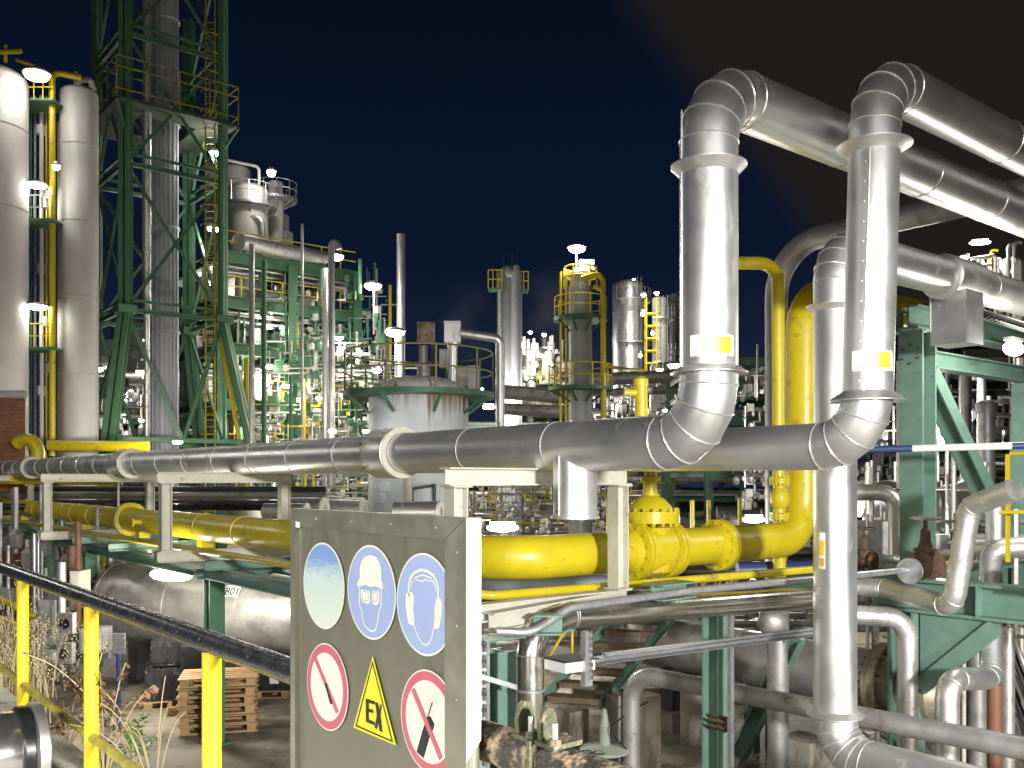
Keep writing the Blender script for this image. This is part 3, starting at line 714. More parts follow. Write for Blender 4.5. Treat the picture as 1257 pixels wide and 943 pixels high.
# striped barrier pole
p0, p1 = P(1068, 552, 10.9), P(1300, 546, 10.2)
t = thing('barrier_pole', 'white horizontal pole with blue ends in front of the green column', 'pole', p0)
k1, k2 = .235, .762
build(MB().cyl(p0.lerp(p1, k1), p0.lerp(p1, k2), .040, 16), 'white_section', whitepaint, t)
build(MB().cyl(p0, p0.lerp(p1, k1), .039, 16), 'blue_section', bluepaint, t); build(MB().cyl(p0.lerp(p1, k2), p1, .039, 16), 'blue_section', bluepaint, t)
t = thing('guard_rail', 'yellow guard rail post with a level bar at the edge of the green frame', 'railing', P(1237, 690, 10.0))
build(MB().bar(P(1237, 690, 10.0), P(1237, 558, 10.0), .055, .03, up=A), 'post', yellow, t)
build(MB().cyl(P(1226, 629, 9.95), P(1300, 628, 9.6), .022, 10), 'rail', yellow, t)
build(MB().cyl(P(1240, 557, 10.02), P(1300, 555, 9.6), .02, 10), 'rail', yellow, t)

t = thing('cable_tray', 'pale perforated cable tray under the top beam of the green frame', 'cable tray', P(1192, 384, 12.6))
build(MB().chan(P(1188, 380, 12.6), P(1290, 412, 12.2), .25, .09), 'tray', whitepaint, t)
b = MB()
for i in range(16): b.box(P(1206 + i * 5, 387 + i * 1.55, 12.35), (.03, .2, .02))
build(b, 'slot', dark, t, kind='stuff')
def run(name, label, pts, r, mat=silver, bend=.25, k=5, n=22, sm=True, step=1.5, cat='pipe', grp=None):
    pts = [V(p) for p in pts]; t = thing(name, label, cat, pts[0], grp)
    path = fillet(pts, bend, k) if bend else pts
    b = MB(); rings = b.sweep(path, r, n); build(b, 'cladding', mat, t)
    if sm:
        for i in range(1, len(path) - 1):
            if (i % 2) == 1: bb = MB(); bb.ring(rings[i], .0055, 5); build(bb, 'seam_band', silver, t)
    return t
run('clad_pipe', 'silver pipe bending down behind the riser, ending beside the rusty valves', [P(1000, 604, 13.6), P(1101, 605, 13.0), P(1101, 700, 13.0)], .115, silver, .22, 4)
run('clad_pipe', 'zigzag silver pipe climbing in front of the green column', [P(1000, 719, 12.0), P(1085, 722, 11.6), P(1170, 745, 10.3), P(1190, 622, 10.3), P(1246, 601, 9.7)], .118, silver_b, .16, 3)
run('clad_pipe', 'silver pipe dropping under the pale green girder with a double bend', [P(1330, 668, 11.2), P(1216, 674, 11.6), P(1217, 833, 10.9), P(1163, 834, 10.3), P(1163, 1010, 10.3)], .128, silver, .2, 4)
run('clad_pipe', 'blotched grey pipe turning down beside the lower green column', [P(1000, 752, 11.4), P(1114, 759, 11.2), P(1114, 1000, 11.2)], .118, silver_b, .24, 4)
run('clad_pipe', 'upright silver duct behind the zigzag pipe end', [P(1222, 600, 12.2), P(1222, 680, 12.2)], .12, silver, 0, 1, 22, False)
run('clad_pipe', 'wide bright pipe lying level behind the green column', [P(1055, 617, 16.5), P(1330, 622, 16.5)], .26, silver, 0)
run('clad_pipe', 'second wide pipe lying level under the bright one behind the column', [P(1140, 652, 15.6), P(1206, 657, 15.6)], .19, silver, 0)
for px, py, D, r, lb in ((1092, 602, 19, .42, 'grey domed vessel behind the silver riser and green column'), (1199, 603, 18.5, .5, 'grey domed vessel behind the diagonal brace'), (1190, 812, 13.5, .27, 'grey domed vessel head under the green gusset')):
    c = P(px, py, D); b = MB().lathe(c - UP * (D * .05 + .8), UP, [(r, 0), (r, D * .05 + .7)] + [(r * math.cos(a * .2618), D * .05 + .7 + r * .75 * math.sin(a * .2618)) for a in range(1, 7)], 26)
    solo(b, 'vessel', dull, lb, 'vessel', c - UP * (D * .05 + .8))
t = run('clad_pipe', 'pale box section pipe end lying on the far girder', [P(1148, 682, 13.2), P(1260, 668, 12.6)], .06, cream, 0, 1, 14, False)
# conduit and rusty valves
t = thing('conduit', 'thin grey conduit running in front of the yellow pipe to a round blank flange', 'conduit', P(700, 745, 8.5))
b = MB(); b.sweep([P(610, 775, 8.2), P(652, 777, 8.25), P(700, 746, 8.5), P(850, 725, 9.4), P(1113, 700, 11.05)], .039, 14, .3, 5); build(b, 'tube', steel, t)
for px, py, D in ((810, 733, 9.3), (1004, 711, 10.9)): build(MB().lathe(P(px, py, D), B, [(.043, -.03), (.046, -.025), (.046, .025), (.043, .03)], 16), 'coupling', steel, t)
def rusty_valve(c, ax, s, label, wheel_mat=rust):
    t = thing('globe_valve', label, 'valve', c - UP * .2 * s)
    b = MB().lathe(c - ax * .2 * s, ax, [(.13, 0), (.17, .02), (.17, .05), (.11, .07), (.12, .2), (.11, .33), (.17, .35), (.17, .38), (.13, .4)] if s == 1 else [(r * s, h * s) for r, h in [(.13, 0), (.17, .02), (.17, .05), (.11, .07), (.12, .2), (.11, .33), (.17, .35), (.17, .38), (.13, .4)]], 20)
    build(b, 'body', rust, t)
    b = MB().lathe(c, UP, [(r * s, h * s) for r, h in [(.1, 0), (.1, .16), (.14, .165), (.14, .2), (.09, .21), (.06, .3), (.055, .42), (.03, .44), (.02, .56)]], 16); build(b, 'bonnet', rust, t)
    w = MB(); w.arc(c + UP * .56 * s, .17 * s, 0, 2 * math.pi, .018 * s, 8, 24)
    for a in range(4): w.cyl(c + UP * .55 * s, c + UP * .56 * s + V((math.cos(a * 1.57 + .4), math.sin(a * 1.57 + .4), 0)) * .17 * s, .01 * s, 6)
    build(w, 'hand_wheel', wheel_mat, t)
rusty_valve(P(1136, 694, 11.25), B, 1, 'larger rusty valve with level handwheel in front of the green column', dull)
rusty_valve(P(1061, 689, 12.4), (A * -1), .78, 'smaller brown valve with handwheel between silver riser and round flange')
t = thing('blank_flange', 'round silver flange disc at the end of the thin conduit', 'flange', P(1117, 701, 11.05))
build(MB().lathe(P(1117, 701, 11.05), (B * .9 - A * .1), [(.15, -.02), (.155, -.015), (.155, .02), (.12, .03)], 30), 'disc', steel, t)
run('clad_pipe', 'short silver pipe between the two rusty valves', [P(1074, 690, 12.4), P(1112, 692, 12.5)], .105, silver, 0)
run('clad_pipe', 'silver pipe leaving the larger rusty valve along the green girder', [P(1150, 697, 11.4), P(1205, 694, 11.9)], .07, silver_b, 0, 1, 18, False)
# conductor casings behind the riser
solo(MB().box(P(1067, 662, 14), (.6, .5, .55)), 'terminal_box', dull, 'grey box behind the smaller rusty valve', 'box', P(1067, 690, 14))
# exchanger along the corridor, low down
ax = A; c = P(1090, 838, 12.4); x0 = along(V((c.x, c.y, 0)), A, 690); x0.z = c.z
t = thing('heat_exchanger', 'large grey horizontal exchanger drum with a bolted flange under the pipe bridge', 'drum', V((x0.x, x0.y, 0)))
build(MB().lathe(x0, A, [(.38, 0), (.41, .05), (.41, (c - x0).length - .1)], 32), 'shell', dull, t)
o = build(MB().lathe(c - A * .1, A, [(.41, 0), (.52, .002), (.52, .075), (.515, .085), (.52, .095), (.52, .17), (.42, .172), (.42, .8), (.3, .92), (.02, .96)], 36), 'channel_head', M('worn_bare_steel', (.33, .29, .22), .45, .6, var=.3, scale=6, dirt=(.14, .09, .06), dirt_amt=.3), t)
build(bolts(c - A * .015, A, .475, 26, .02, .26), 'bolt', rust, o, kind='stuff')
for k in (.6, 2.3, 4.1):
    bb = MB(); q = c - A * k; build(MB().lathe(q, A, [(.415, 0), (.425, .005), (.425, .03), (.415, .035)], 32), 'seam_band', dull, t)
for k in (.7, 3.6):
    q = c - A * k; build(MB().box(V((q.x, q.y, .62)), (.25, .6, .66), (A, B, UP)), 'saddle', dark, t)
build(MB().cyl(c + A * .45 + UP * .38, c + A * .45 + UP * .75, .12, 16), 'nozzle', dull, t)
for k, lb in ((.7, 'mossy concrete plinth under the bolted end of the exchanger'), (3.6, 'mossy concrete plinth under the middle of the exchanger')):
    q = c - A * k; solo(MB().box(V((q.x, q.y, .15)), (.5, .9, .3), (A, B, UP)), 'plinth', concrete, lb, 'plinth', V((q.x, q.y, 0)), 'plinths under the exchanger')
# dark grey pipe low in front
b = MB(); b.sweep([P(775, 1010, 12.4), P(775, 826, 12.4), P(1257, 919, 9.1), P(1257, 919, 9.1) + A * 2], .115, 22, .35, 7)
solo(b, 'grey_pipe', dull, 'grey pipe rising from the ground and running off low behind the silver riser', 'pipe', P(775, 1010, 12.4))
run('clad_pipe', 'brown insulated pipe standing below the double bend', [P(1221, 840, 11.4), P(1221, 1010, 11.4)], .085, brown, 0, 1, 16, False)
for px, D, r, m, lb in ((1237, 12.6, .09, silver_b, 'slim grey upright pipe beside the brown pipe'), (1200, 12.9, .12, dull, 'slim dark upright pipe between double bend and brown pipe'), (1252, 13.5, .1, silver_b, 'slim upright pipe at the picture edge below the girder'), (1183, 12.8, .03, cream, 'very thin pale upright tube next to the double bend')):
    run('clad_pipe', lb, [P(px, 770, D), P(px, 1010, D)], r, m, 0, 1, 14, False)
for i in range(5):
    run('clad_pipe', 'slanting cable bundle tube behind the brown pipe, %s' % ('uppermost', 'second from top', 'middle one', 'second from bottom', 'lowest')[i], [P(1228 - 2 * i, 738 + i * 18, 13.4 + i * .1), P(1290, 905 + i * 22, 12.6)], .035 + .012 * (i % 2), dark if i % 2 else silver_b, 0, 1, 10, False, grp='slanting tubes by the picture edge')

# ------------------------------------------------------------------ centre: pipes, tray, posts, stair below the bridge
t = run('clad_pipe', 'stainless clad pipe running under the cream beam and dropping beside the green column', [P(651, 1010, 8.5), P(651, 772, 8.5), P(700, 755, 8.9), P(1003, 733, 11.3), P(1003, 733, 11.3) + B], .13, stainless, .28, 3)
t = col(614, 8.75, 0, 2.40, .23, 'pale green column next to the sign edge', teal, False, A)
build(MB().box(P(640, 778, 8.6), (1.05, .3, .02), (B, A, UP)), 'head_plate', teal, t); build(MB().ibeam(P(655, 766, 8.45), P(690, 766, 8.45), .2, .18), 'head_beam', teal, t)
t = col(880, 10.8, 0, 2.6, .24, 'pale green column under the stainless pipe', teal, False, A)
build(MB().ibeam(P(800, 727, 9.3), P(842, 722, 9.6), .3, .16), 'head_beam', teal, t)
build(bolts(P(886, 888, 10.6), A, .07, 6, .018, .3), 'bolt', rust, t, kind='stuff')
solo(MB().ibeam(P(600, 764, 8.35), P(765, 733, 9.55), .15, .17), 'beam', cream, 'cream beam under the gate valve running from the sign', 'beam', P(600, 764, 8.35))
solo(MB().ibeam(P(905, 930, 13.2), P(978, 782, 11.8), .2, .2, up=A), 'diagonal_brace', teal, 'pale green slanting brace behind the grey pipe', 'brace', P(905, 930, 13.2))
solo(MB().ibeam(P(923, 925, 13.6), P(923, 855, 13.6), .16, .16, up=A), 'support_post', green, 'short green post under the slanting brace', 'post', P(923, 925, 13.6))
solo(MB().ibeam(P(936, 724, 11.2), P(1100, 708, 12.2), .2, .22), 'beam', green, 'green beam behind the conduit next to the riser', 'beam', P(936, 724, 11.2))
t = thing('cable_tray', 'galvanised cable tray with pale end box under the stainless pipe', 'cable tray', P(665, 815, 8.2))
p0, p1 = P(664, 820, 8.2), P(1006, 776, 10.9)
build(MB().chan(p0.lerp(p1, .16), p1, .13, .055), 'tray', steel, t); build(MB().bar(p0.lerp(p1, .18) + UP * .05, p1 + UP * .05, .05, .02), 'cover_strip', steel, t); build(MB().box(p0.lerp(p1, .08) + UP * .0, (.36, .28, .09), ((p1 - p0).normalized(), A, UP)), 'end_box', whitepaint, t)
build(MB().box(p0.lerp(p1, .08) + UP * .055, (.37, .29, .02), ((p1 - p0).normalized(), A, UP)), 'lid', dark, t)
build(MB().chan(P(720, 842, 8.35), P(720, 775, 8.35), .09, .06, up=A), 'hanger', steel, t)
b = MB()
for i in range(8): b.box(P(727, 832 - i * 8, 8.29), (.018, .012, .03))
build(b, 'slot', dark, t, kind='stuff')
t = thing('strut_rail', 'thin galvanised strut standing beside the green column under the stainless pipe', 'strut', P(897, 1000, 10.4))
build(MB().chan(P(897, 1000, 10.4), P(897, 755, 10.4), .06, .045, up=A), 'channel', steel, t)
t = thing('cable_ladder', 'perforated cable ladder running upright beside the sign edge', 'cable ladder', P(594, 1010, 8.3))
for dx in (-.035, .035): build(MB().chan(P(594, 1010, 8.3) + V((dx, 0, 0)), P(594, 784, 8.3) + V((dx, 0, 0)), .03, .02, up=A), 'side_rail', steel, t)
for i in range(22): build(MB().box(P(594, 792 + i * 10, 8.3), (.07, .02, .028)), 'rung', steel if i % 2 else dark, t)
t = thing('wall_strap', 'perforated galvanised strap holding the drop pipe to the cable ladder', 'strap', P(610, 836, 8.25))
build(MB().box(P(612, 837, 8.22), (.36, .012, .045), ((P(635, 845, 8.3) - P(592, 832, 8.2)).normalized(), B, UP)), 'band', steel, t)
build(MB().lathe(P(651, 848, 8.5), UP, [(.135, 0), (.14, .005), (.14, .02), (.135, .025)], 24), 'clip', steel, t)
# stair
t = thing('stair', 'green steel stair with brown treads and yellow handrails under the pipe bridge', 'stair', P(668, 868, 12.5))
s0, s1 = P(664, 862, 13.6), P(760, 752, 14.8); w = V((.82, -.25, 0))
for o_ in (V((0, 0, 0)), w):
    build(MB().chan(s0 + o_, s1 + o_, .05, .15), 'stringer', teal, t)
for i in range(7):
    c = s0.lerp(s1, (i + .5) / 7) + w / 2; build(MB().box(c, (w.length - .07, .26, .035), (w.normalized(), V((-w.y, w.x, 0)).normalized(), UP)), 'tread', treadm, t)
    build(MB().box(c - V((-w.y, w.x, 0)).normalized() * .125 - UP * .03, (w.length - .07, .012, .06), (w.normalized(), V((-w.y, w.x, 0)).normalized(), UP)), 'tread_nosing', treadm, t)
b = MB()
for k in (.1, .45, .85):
    q = s0.lerp(s1, k) - w * .1; b.cyl(q, q + UP * .55, .022, 8)
b.sweep([s0.lerp(s1, .02) - w * .1 + UP * .3, s0.lerp(s1, .3) - w * .1 + UP * .52, s0.lerp(s1, .98) - w * .1 + UP * .55], .02, 8); build(b, 'handrail', yellow_rail, t)
t = run('drop_pipe', 'dull grey upright pipe with a round cap beside the slanting green brace', [P(955, 1010, 12.0), P(955, 742, 12.0)], .135, dull, 0, 1, 20, False)
build(MB().ball(P(948, 764, 11.7), .2, 14, (1, .7, .9)), 'round_cap', dull, t)
# concrete pillars and pump
def pillar(px, py0, py1, D, w, label, rnd=False):
    q = P(px, py1, D); q.z = 0; h = P(px, py0, D).z
    b = MB().lathe(q, UP, [(w / 2, 0), (w / 2, h - .03), (w / 2 - .02, h)], 22) if rnd else MB().box(q + UP * h / 2, (w, w, h), (A, B, UP))
    solo(b, 'pillar', concrete, label, 'pillar', q, 'concrete pillars under the pipe bridge')
pillar(758, 852, 945, 13.4, .24, 'narrow stained concrete pillar on the stair side of the upright grey pipe'); pillar(792, 852, 945, 12.9, .3, 'squat stained concrete pillar just behind the upright grey pipe')
pillar(852, 842, 925, 14.2, .42, 'round stained concrete pillar beyond the green column', True); pillar(700, 870, 940, 14.2, .4, 'low concrete block behind the rusty clamp')
pillar(987, 905, 965, 12.6, .5, 'concrete block at the foot of the silver riser')
t = thing('cable_stand', 'grey round base with an upright cone and looped cable on the ground', 'stand', P(742, 920, 12.4))
c = P(742, 922, 12.4); build(MB().lathe(c, UP, [(.33, 0), (.33, .03), (.28, .06), (.1, .08), (.075, .1), (.07, .32), (.075, .34), (.06, .36), (.03, .55), (.015, .56)], 26), 'cone', M('pale_green_casting', (.30, .34, .27), .6), t)
b = MB(); b.sweep([c + V((.28, -.1, .05)), c + V((.1, -.2, .25)), c + V((.05, -.15, .35)), c + V((.3, .0, .5)), c + V((.6, .2, .6))], .012, 6, .1, 4); b.arc(c + V((-.25, -.25, .06)), .07, 0, 6.28, .008, 5); b.arc(c + V((-.1, -.28, .06)), .07, 0, 6.28, .008, 5)
build(b, 'cable', black, t)
solo(MB().box(V((4.6, 17.5, .12)), (7, 1.4, .24)), 'kerb_slab', concrete, 'low concrete slab on the ground beyond the round pillar', 'slab', V((4.6, 17.5, 0)))
# big wall of grey machinery casing behind the stair
solo(MB().box(P(800, 790, 19.5), (4.2, .3, 1.5)), 'casing_wall', dull, 'flat grey casing wall behind the green stair', 'casing', P(800, 840, 19.5))
for i, (x0, y0, x1, y1, D, r, m) in enumerate(((590, 716, 760, 716, 14.5, .13, bluegrey), (830, 700, 1000, 690, 15.5, .16, dark), (590, 700, 1000, 684, 17, .2, dull), (905, 700, 1000, 698, 12.6, .11, bluepaint))):
    run('back_pipe', ('blue-grey pipe low behind the yellow bend', 'dark pipe behind the thin yellow tube and riser', 'dull pipe lying behind the gate valve', 'dark blue pipe under the end of the yellow pipe')[i], [P(x0, y0, D), P(x1, y1, D)], r, m, 0, 1, 14, False)
# ------------------------------------------------------------------ left middle ground: drum, pallets, crates
t0 = P(150, 738, 19.0); t1_ = P(560, 752, 16.2); ax = (t1_ - t0).normalized(); ax.z = 0; ax.normalize(); r = .80
L_ = (t1_ - t0).length
drum_m = M('dirty_steel_drum', (.44, .42, .40), .42, .55, var=.3, scale=2.5, dirt=(.14, .13, .12), dirt_amt=.18, dirt_scale=2.2, dirt_z=.4)
t = thing('storage_drum', 'grimy grey horizontal drum numbered 801 under the yellow pipe', 'drum', V((t0.x, t0.y, 0)))
build(MB().lathe(t0, ax, [(.02, -.42), (r * .45, -.36), (r * .8, -.2), (r * .96, -.07), (r, 0), (r, L_)], 40), 'shell', drum_m, t)
for k in (.02, 1.7, 3.4): build(MB().lathe(t0 + ax * k, ax, [(r, 0), (r + .008, .004), (r + .008, .03), (r, .034)], 40), 'seam_band', drum_m, t)
sd = V((ax.y, -ax.x, 0))
if sd.y > 0: sd = -sd
for k in (.75, 3.7):
    q = t0 + ax * k; build(MB().box(V((q.x, q.y, (t0.z - r * .8) / 2)), (.22, 1.0, t0.z - r * .75), (ax, sd, UP)), 'saddle', dark, t)
q = t0 + ax * 1.5 - UP * .1; build(MB().cyl(t0 + ax * 1.35 - UP * r * .9, t0 + ax * 1.35 - UP * r * 1.25, .16, 16), 'nozzle', drum_m, t)
build(MB().cyl(t0 + ax * 3.55 - UP * r * .85 + sd * .3, t0 + ax * 3.55 - UP * r * 1.35 + sd * .3, .14, 16), 'nozzle', whitepaint, t)
build(MB().cyl(t0 + ax * .7 + UP * r * .9, t0 + ax * .7 + UP * r * 1.35, .22, 18), 'nozzle', drum_m, t)
build(MB().cyl(t0 + ax * .1 + UP * .3 - ax * .3, t0 - ax * .75 + UP * .3, .13, 14), 'nozzle', dark, t)
# number plate 801, flat print proud of the shell
def text_mb(s, size, org, ux, uy, off=0.0, wrap=None, bold=0.0):
    cu = bpy.data.curves.new('lettering', 'FONT'); cu.body = s; cu.size = size; cu.offset = bold; cu.resolution_u = 3
    o = bpy.data.objects.new('lettering', cu); C.objects.link(o)
    me = bpy.data.meshes.new_from_object(o.evaluated_get(bpy.context.evaluated_depsgraph_get()))
    vs = [(v.co.x, v.co.y) for v in me.vertices]; fs = [tuple(p.vertices) for p in me.polygons]
    bpy.data.objects.remove(o); bpy.data.curves.remove(cu); bpy.data.meshes.remove(me)
    return MB().add([wrap(x, y) if wrap else org + ux * x + uy * y for x, y in vs], fs)
k = ((280 - CX) / F); best = along(V((t0.x, t0.y, 0)) + sd * r, ax, 281); best.z = 4 - (727 - 588) / F * best.y
dirn = (best - V((t0.x, t0.y, t0.z))); kk = dirn.dot(ax); cc = t0 + ax * kk
hgt = best.z - t0.z; nn = (sd * math.sqrt(max(.01, r * r - hgt * hgt)) + UP * hgt).normalized(); uy = nn.cross(ax);
if uy.z < 0: uy = -uy
o = build(MB().box(cc + nn * (r + .006), (.30, .22, .01), (ax, uy, nn)), 'number_plate', whitepaint, t)
build(text_mb('801', .21, cc + nn * (r + .0125) - ax * .165 - uy * .078, ax, uy, bold=.004), 'numerals', sk, o)
solo(MB().box(V((t0.x + 2.5, t0.y + .0, .1)), (7.5, 2.2, .2), (ax, sd, UP)), 'drum_slab', concrete, 'low concrete slab under the grimy drum', 'slab', V((t0.x + 2.5, t0.y, 0)))
# pallets: deck boards, blocks, bottom boards
def pallet(loc, rz, label, grp):
    t = thing('pallet', label, 'pallet', loc, grp); o = V(loc)
    x, y = V((1, 0, 0)), V((0, 1, 0))
    for i in range(5): build(MB().box(o + V((0, -.34 + .17 * i, .133)), (1.2, .12, .022)), 'deck_board', wood, t)
    for i in range(3): build(MB().box(o + V((-.5 + .5 * i, 0, .111)), (.14, .8, .022)), 'cross_board', wood, t)
    for i in range(3):
        for j in range(3): build(MB().box(o + V((-.5 + .5 * i, -.33 + .33 * j, .061)), (.14, .12, .078)), 'block', wood, t)
    for j in range(3): build(MB().box(o + V((0, -.33 + .33 * j, .011)), (1.2, .10, .022)), 'bottom_board', wood, t)
    t.rotation_euler = (0, 0, rz); return t
pc = PG(270, 893); pr = math.radians(14)
words = ['lowest', 'second from the bottom', 'third from the bottom', 'third from the top', 'second from the top', 'topmost']
p_ = pallet((pc.x, pc.y, 0), pr, 'wooden pallet, lowest of the stack beside the railing post', 'pallets in the wooden stack')
for i in range(1, 6): dup(p_, (pc.x + RND.uniform(-.03, .03), pc.y + RND.uniform(-.03, .03), i * .146), pr + RND.uniform(-.04, .04), 'wooden pallet, %s of the stack beside the railing post' % words[i])
other = [((205, 873), .35, 'wooden pallet under the film-wrapped crates behind the blue pole'), ((238, 880), .3, 'wooden pallet under the film-wrapped crates next to the pallet stack'), ((345, 860), .1, 'wooden pallet under the black crates by the sign edge')]
crates = []
for (px, py), rz_, lb in other:
    g = PG(px, py); dup(p_, (g.x, g.y + .55, 0), rz_, lb); crates.append((g + V((0, .55, .146)), rz_))
def crate(o, rz_, size, label, tags, name='wrapped_crate'):
    t = thing(name, label, 'crate', o, 'black crates beside the drum')
    w, d, h = size
    b = MB().box(o + UP * (h / 2), (w, d, h)); build(b, 'film_wrap', wrap, t)
    for i in range(4): build(MB().box(o + V((-w / 2 + w * (i + .5) / 4, 0, h + .012)), (w / 4 - .02, d, .024)), 'lid', black, t)
    for i in range(3): build(MB().box(o + V((-w / 2 + w * (i + .5) / 3, -d / 2 - .012, h * .55)), (w / 3 - .05, .02, h * .75)), 'bin_front', black, t)
    for a, c_ in tags: build(MB().box(o + V((a, -d / 2 - .026, h * .55)), (.16, .008, .14)), 'label_sheet', c_, t)
    t.rotation_euler = (0, 0, rz_)
crate(crates[0][0], .35, (1.1, .75, .55), 'black film-wrapped crate block behind the blue pole', [])
crate(crates[0][0] + UP * .60, .33, (.9, .7, .38), 'upper black crate on the block behind the blue pole', [(.2, brass)])
crate(crates[1][0] + V((0, .1, 0)), .3, (1.1, .75, .5), 'black film-wrapped crate block next to the pallet stack', [])
crate(crates[1][0] + UP * .55 + V((.1, .1, 0)), .3, (1.0, .7, .42), 'upper black crate with an orange label above the pallet stack', [(.3, orange)])
crate(crates[2][0], .1, (1.1, .75, .36), 'black crate row with orange label by the sign edge', [(.28, orange), (-.2, whitepaint)])
crate(PG(330, 838) + V((-.1, 1.2, 0)), .1, (1.5, .7, .62), 'taller black crate row with orange labels against the drum', [(-.3, orange), (.25, orange)])
# blue pole with plate, valve panel, left equipment
t = thing('marker_post', 'thin blue post with a small grey plate in front of the drum', 'post', PG(146, 895))
g = PG(146, 895); build(MB().cyl(g, P(145, 782, g.y), .035, 10), 'pole', bluepaint, t); build(MB().box(P(146, 790, g.y - .05), (.2, .02, .33)), 'plate', steel, t)
for i, (px, py, lb) in enumerate(((82, 765, 'grey switch box with round dial, upper of a pair behind the railing'), (81, 802, 'grey switch box with round dial, lower of a pair behind the railing'))):
    c = P(px, py, 15.2); t = thing('switch_box', lb, 'switch box', c - UP * .2, 'switch boxes behind the railing')
    build(MB().box(c, (.25, .14, .33)), 'case', dull, t)
    b = MB().lathe(c - V((0, .07, 0)), V((0, -1, 0)), [(.085, 0), (.085, .02), (.06, .02), (.06, .008)], 18); build(b, 'dial', black, t)
    build(MB().box(c - V((0, .085, 0)), (.09, .02, .025)), 'knob', dark, t)
for i, (x0, y0, x1, y1, D, m, lb) in enumerate(((54, 735, 74, 800, 16.5, dull, 'grey cabinet behind the second switch box'), (54, 800, 70, 820, 15.4, silver_b, 'small foil-wrapped fitting by the switch boxes'), (104, 770, 132, 800, 16.2, silver_b, 'pale box beside the drum end'), (92, 700, 105, 730, 16.6, cream, 'pale box above the drum nozzle'), (-10, 705, 42, 820, 21, dark, 'dark cabinet under the far pipe track'))):
    a, b_ = P(x0, y0, D), P(x1, y1, D); c = (a + b_) / 2
    t = thing('equipment_box', lb, 'box', V((c.x, c.y, b_.z))); build(MB().box(c, (abs(b_.x - a.x), .4, abs(a.z - b_.z))), 'case', m, t); build(MB().box(c - V((0, .206, 0)), (abs(b_.x - a.x) * .8, .012, abs(a.z - b_.z) * .8)), 'cover', m, t)
for i, (px, y0, y1, D, r, m, lb) in enumerate(((75, 690, 770, 15.6, .07, dull, 'upright grey pipe above the switch boxes'), (88, 670, 745, 17, .08, rust, 'upright rusty pipe by the switch boxes'), (96, 640, 770, 18, .06, brown, 'slim brown upright pipe behind the second post'), (42, 655, 870, 19, .05, steel, 'thin steel upright tube behind the first post'), (47, 655, 870, 19.3, .04, steel, 'thinner steel upright tube behind the first post'), (14, 655, 760, 24, .16, brown, 'thick red-brown pipe at the picture edge under the pipe track'))):
    run('upright_pipe', lb, [P(px, y1, D), P(px, y0, D)], r, m, 0, 1, 12, False)
b = MB(); b.sweep([P(66, 815, 15.2), P(62, 835, 15.2), P(95, 838, 15.2)], .09, 14, .2, 4); solo(b, 'bent_pipe', dark, 'dark bent pipe below the switch boxes', 'pipe', P(66, 815, 15.2))
b = MB(); b.sweep([P(0, 735, 17), P(50, 760, 16.5)], .05, 10); solo(b, 'yellow_tube', yellow, 'short yellow tube beyond the first railing post, upper', 'pipe', P(0, 735, 17))
b = MB(); b.sweep([P(0, 758, 17.5), P(45, 778, 17)], .045, 10); solo(b, 'yellow_tube', yellow, 'short yellow tube beyond the first railing post, lower', 'pipe', P(0, 758, 17.5))
# yellow posts and stair rail beyond the drum
t = thing('drum_stair', 'small stair with green stringer and pale rails above the drum end', 'stair', P(130, 700, 21))
build(MB().bar(P(132, 700, 21), P(150, 665, 22), .08, .18), 'stringer', green, t)
for px in (127, 152): build(MB().cyl(P(px, 700, 21), P(px, 662, 21), .045, 8), 'post', yellow_rail, t)
for py in (668, 689): build(MB().cyl(P(122, py, 21), P(170, py - 1, 21), .025, 8), 'rail', cream, t)
lamp(210, 706, 16.0, 64, 17, 300, 'bright tube lamp slung under the frame in front of the drum', 'tube lamps', 'tube', aim=V((.99, -.14, -.03)).normalized())

# ------------------------------------------------------------------ near left: big pipe end on the walkway, dry grass
p1 = P(56, 962, 2.95); p1.z = 3.16; p0 = p1 - B * 1.3
t = thing('pipe_end', 'bright silver clad pipe end with a dark strap lying on the kerb', 'pipe', p0 - UP * .13)
d_ = (p1 - p0).normalized()
build(MB().lathe(p0, d_, [(.125, 0), (.125, (p1 - p0).length - .12), (.118, (p1 - p0).length - .06), (.09, (p1 - p0).length - .01), (.02, (p1 - p0).length)], 36), 'cladding', M('polished_cladding', (.74, .74, .75), .22, .95, var=.06, scale=3), t)
q = p1 - d_ * .085
build(MB().lathe(q, d_, [(.128, 0), (.134, .004), (.134, .03), (.128, .034)], 36), 'strap', black, t); build(MB().lathe(q + d_ * .04, d_, [(.126, 0), (.14, .002), (.14, .03), (.126, .032)], 36), 'end_ring', silver, t)
straw = M('dry_straw', (.34, .27, .14), .7, 0, var=.3, edge=.3); leafg = M('green_leaf', (.08, .17, .03), .6, 0, var=.3, edge=.3); leafb = M('withered_leaf', (.13, .07, .035), .7, 0, var=.3, edge=.4)
b = MB()
def blade(b, p, h, lean, w):
    a = RND.uniform(0, 6.28); d = V((math.cos(a), math.sin(a), 0)); s_ = V((-d.y, d.x, 0)); pts = []
    for i in range(5):
        k = i / 4; pts.append((p + UP * h * k * (1 - .25 * lean * k) + d * (h * lean * k * k), w * (1 - k * .8)))
    vs = []
    for q, ww in pts: vs += [q - s_ * ww, q + s_ * ww]
    b.add(vs, [(2 * i, 2 * i + 1, 2 * i + 3, 2 * i + 2) for i in range(4)])
    return pts[-1][0]
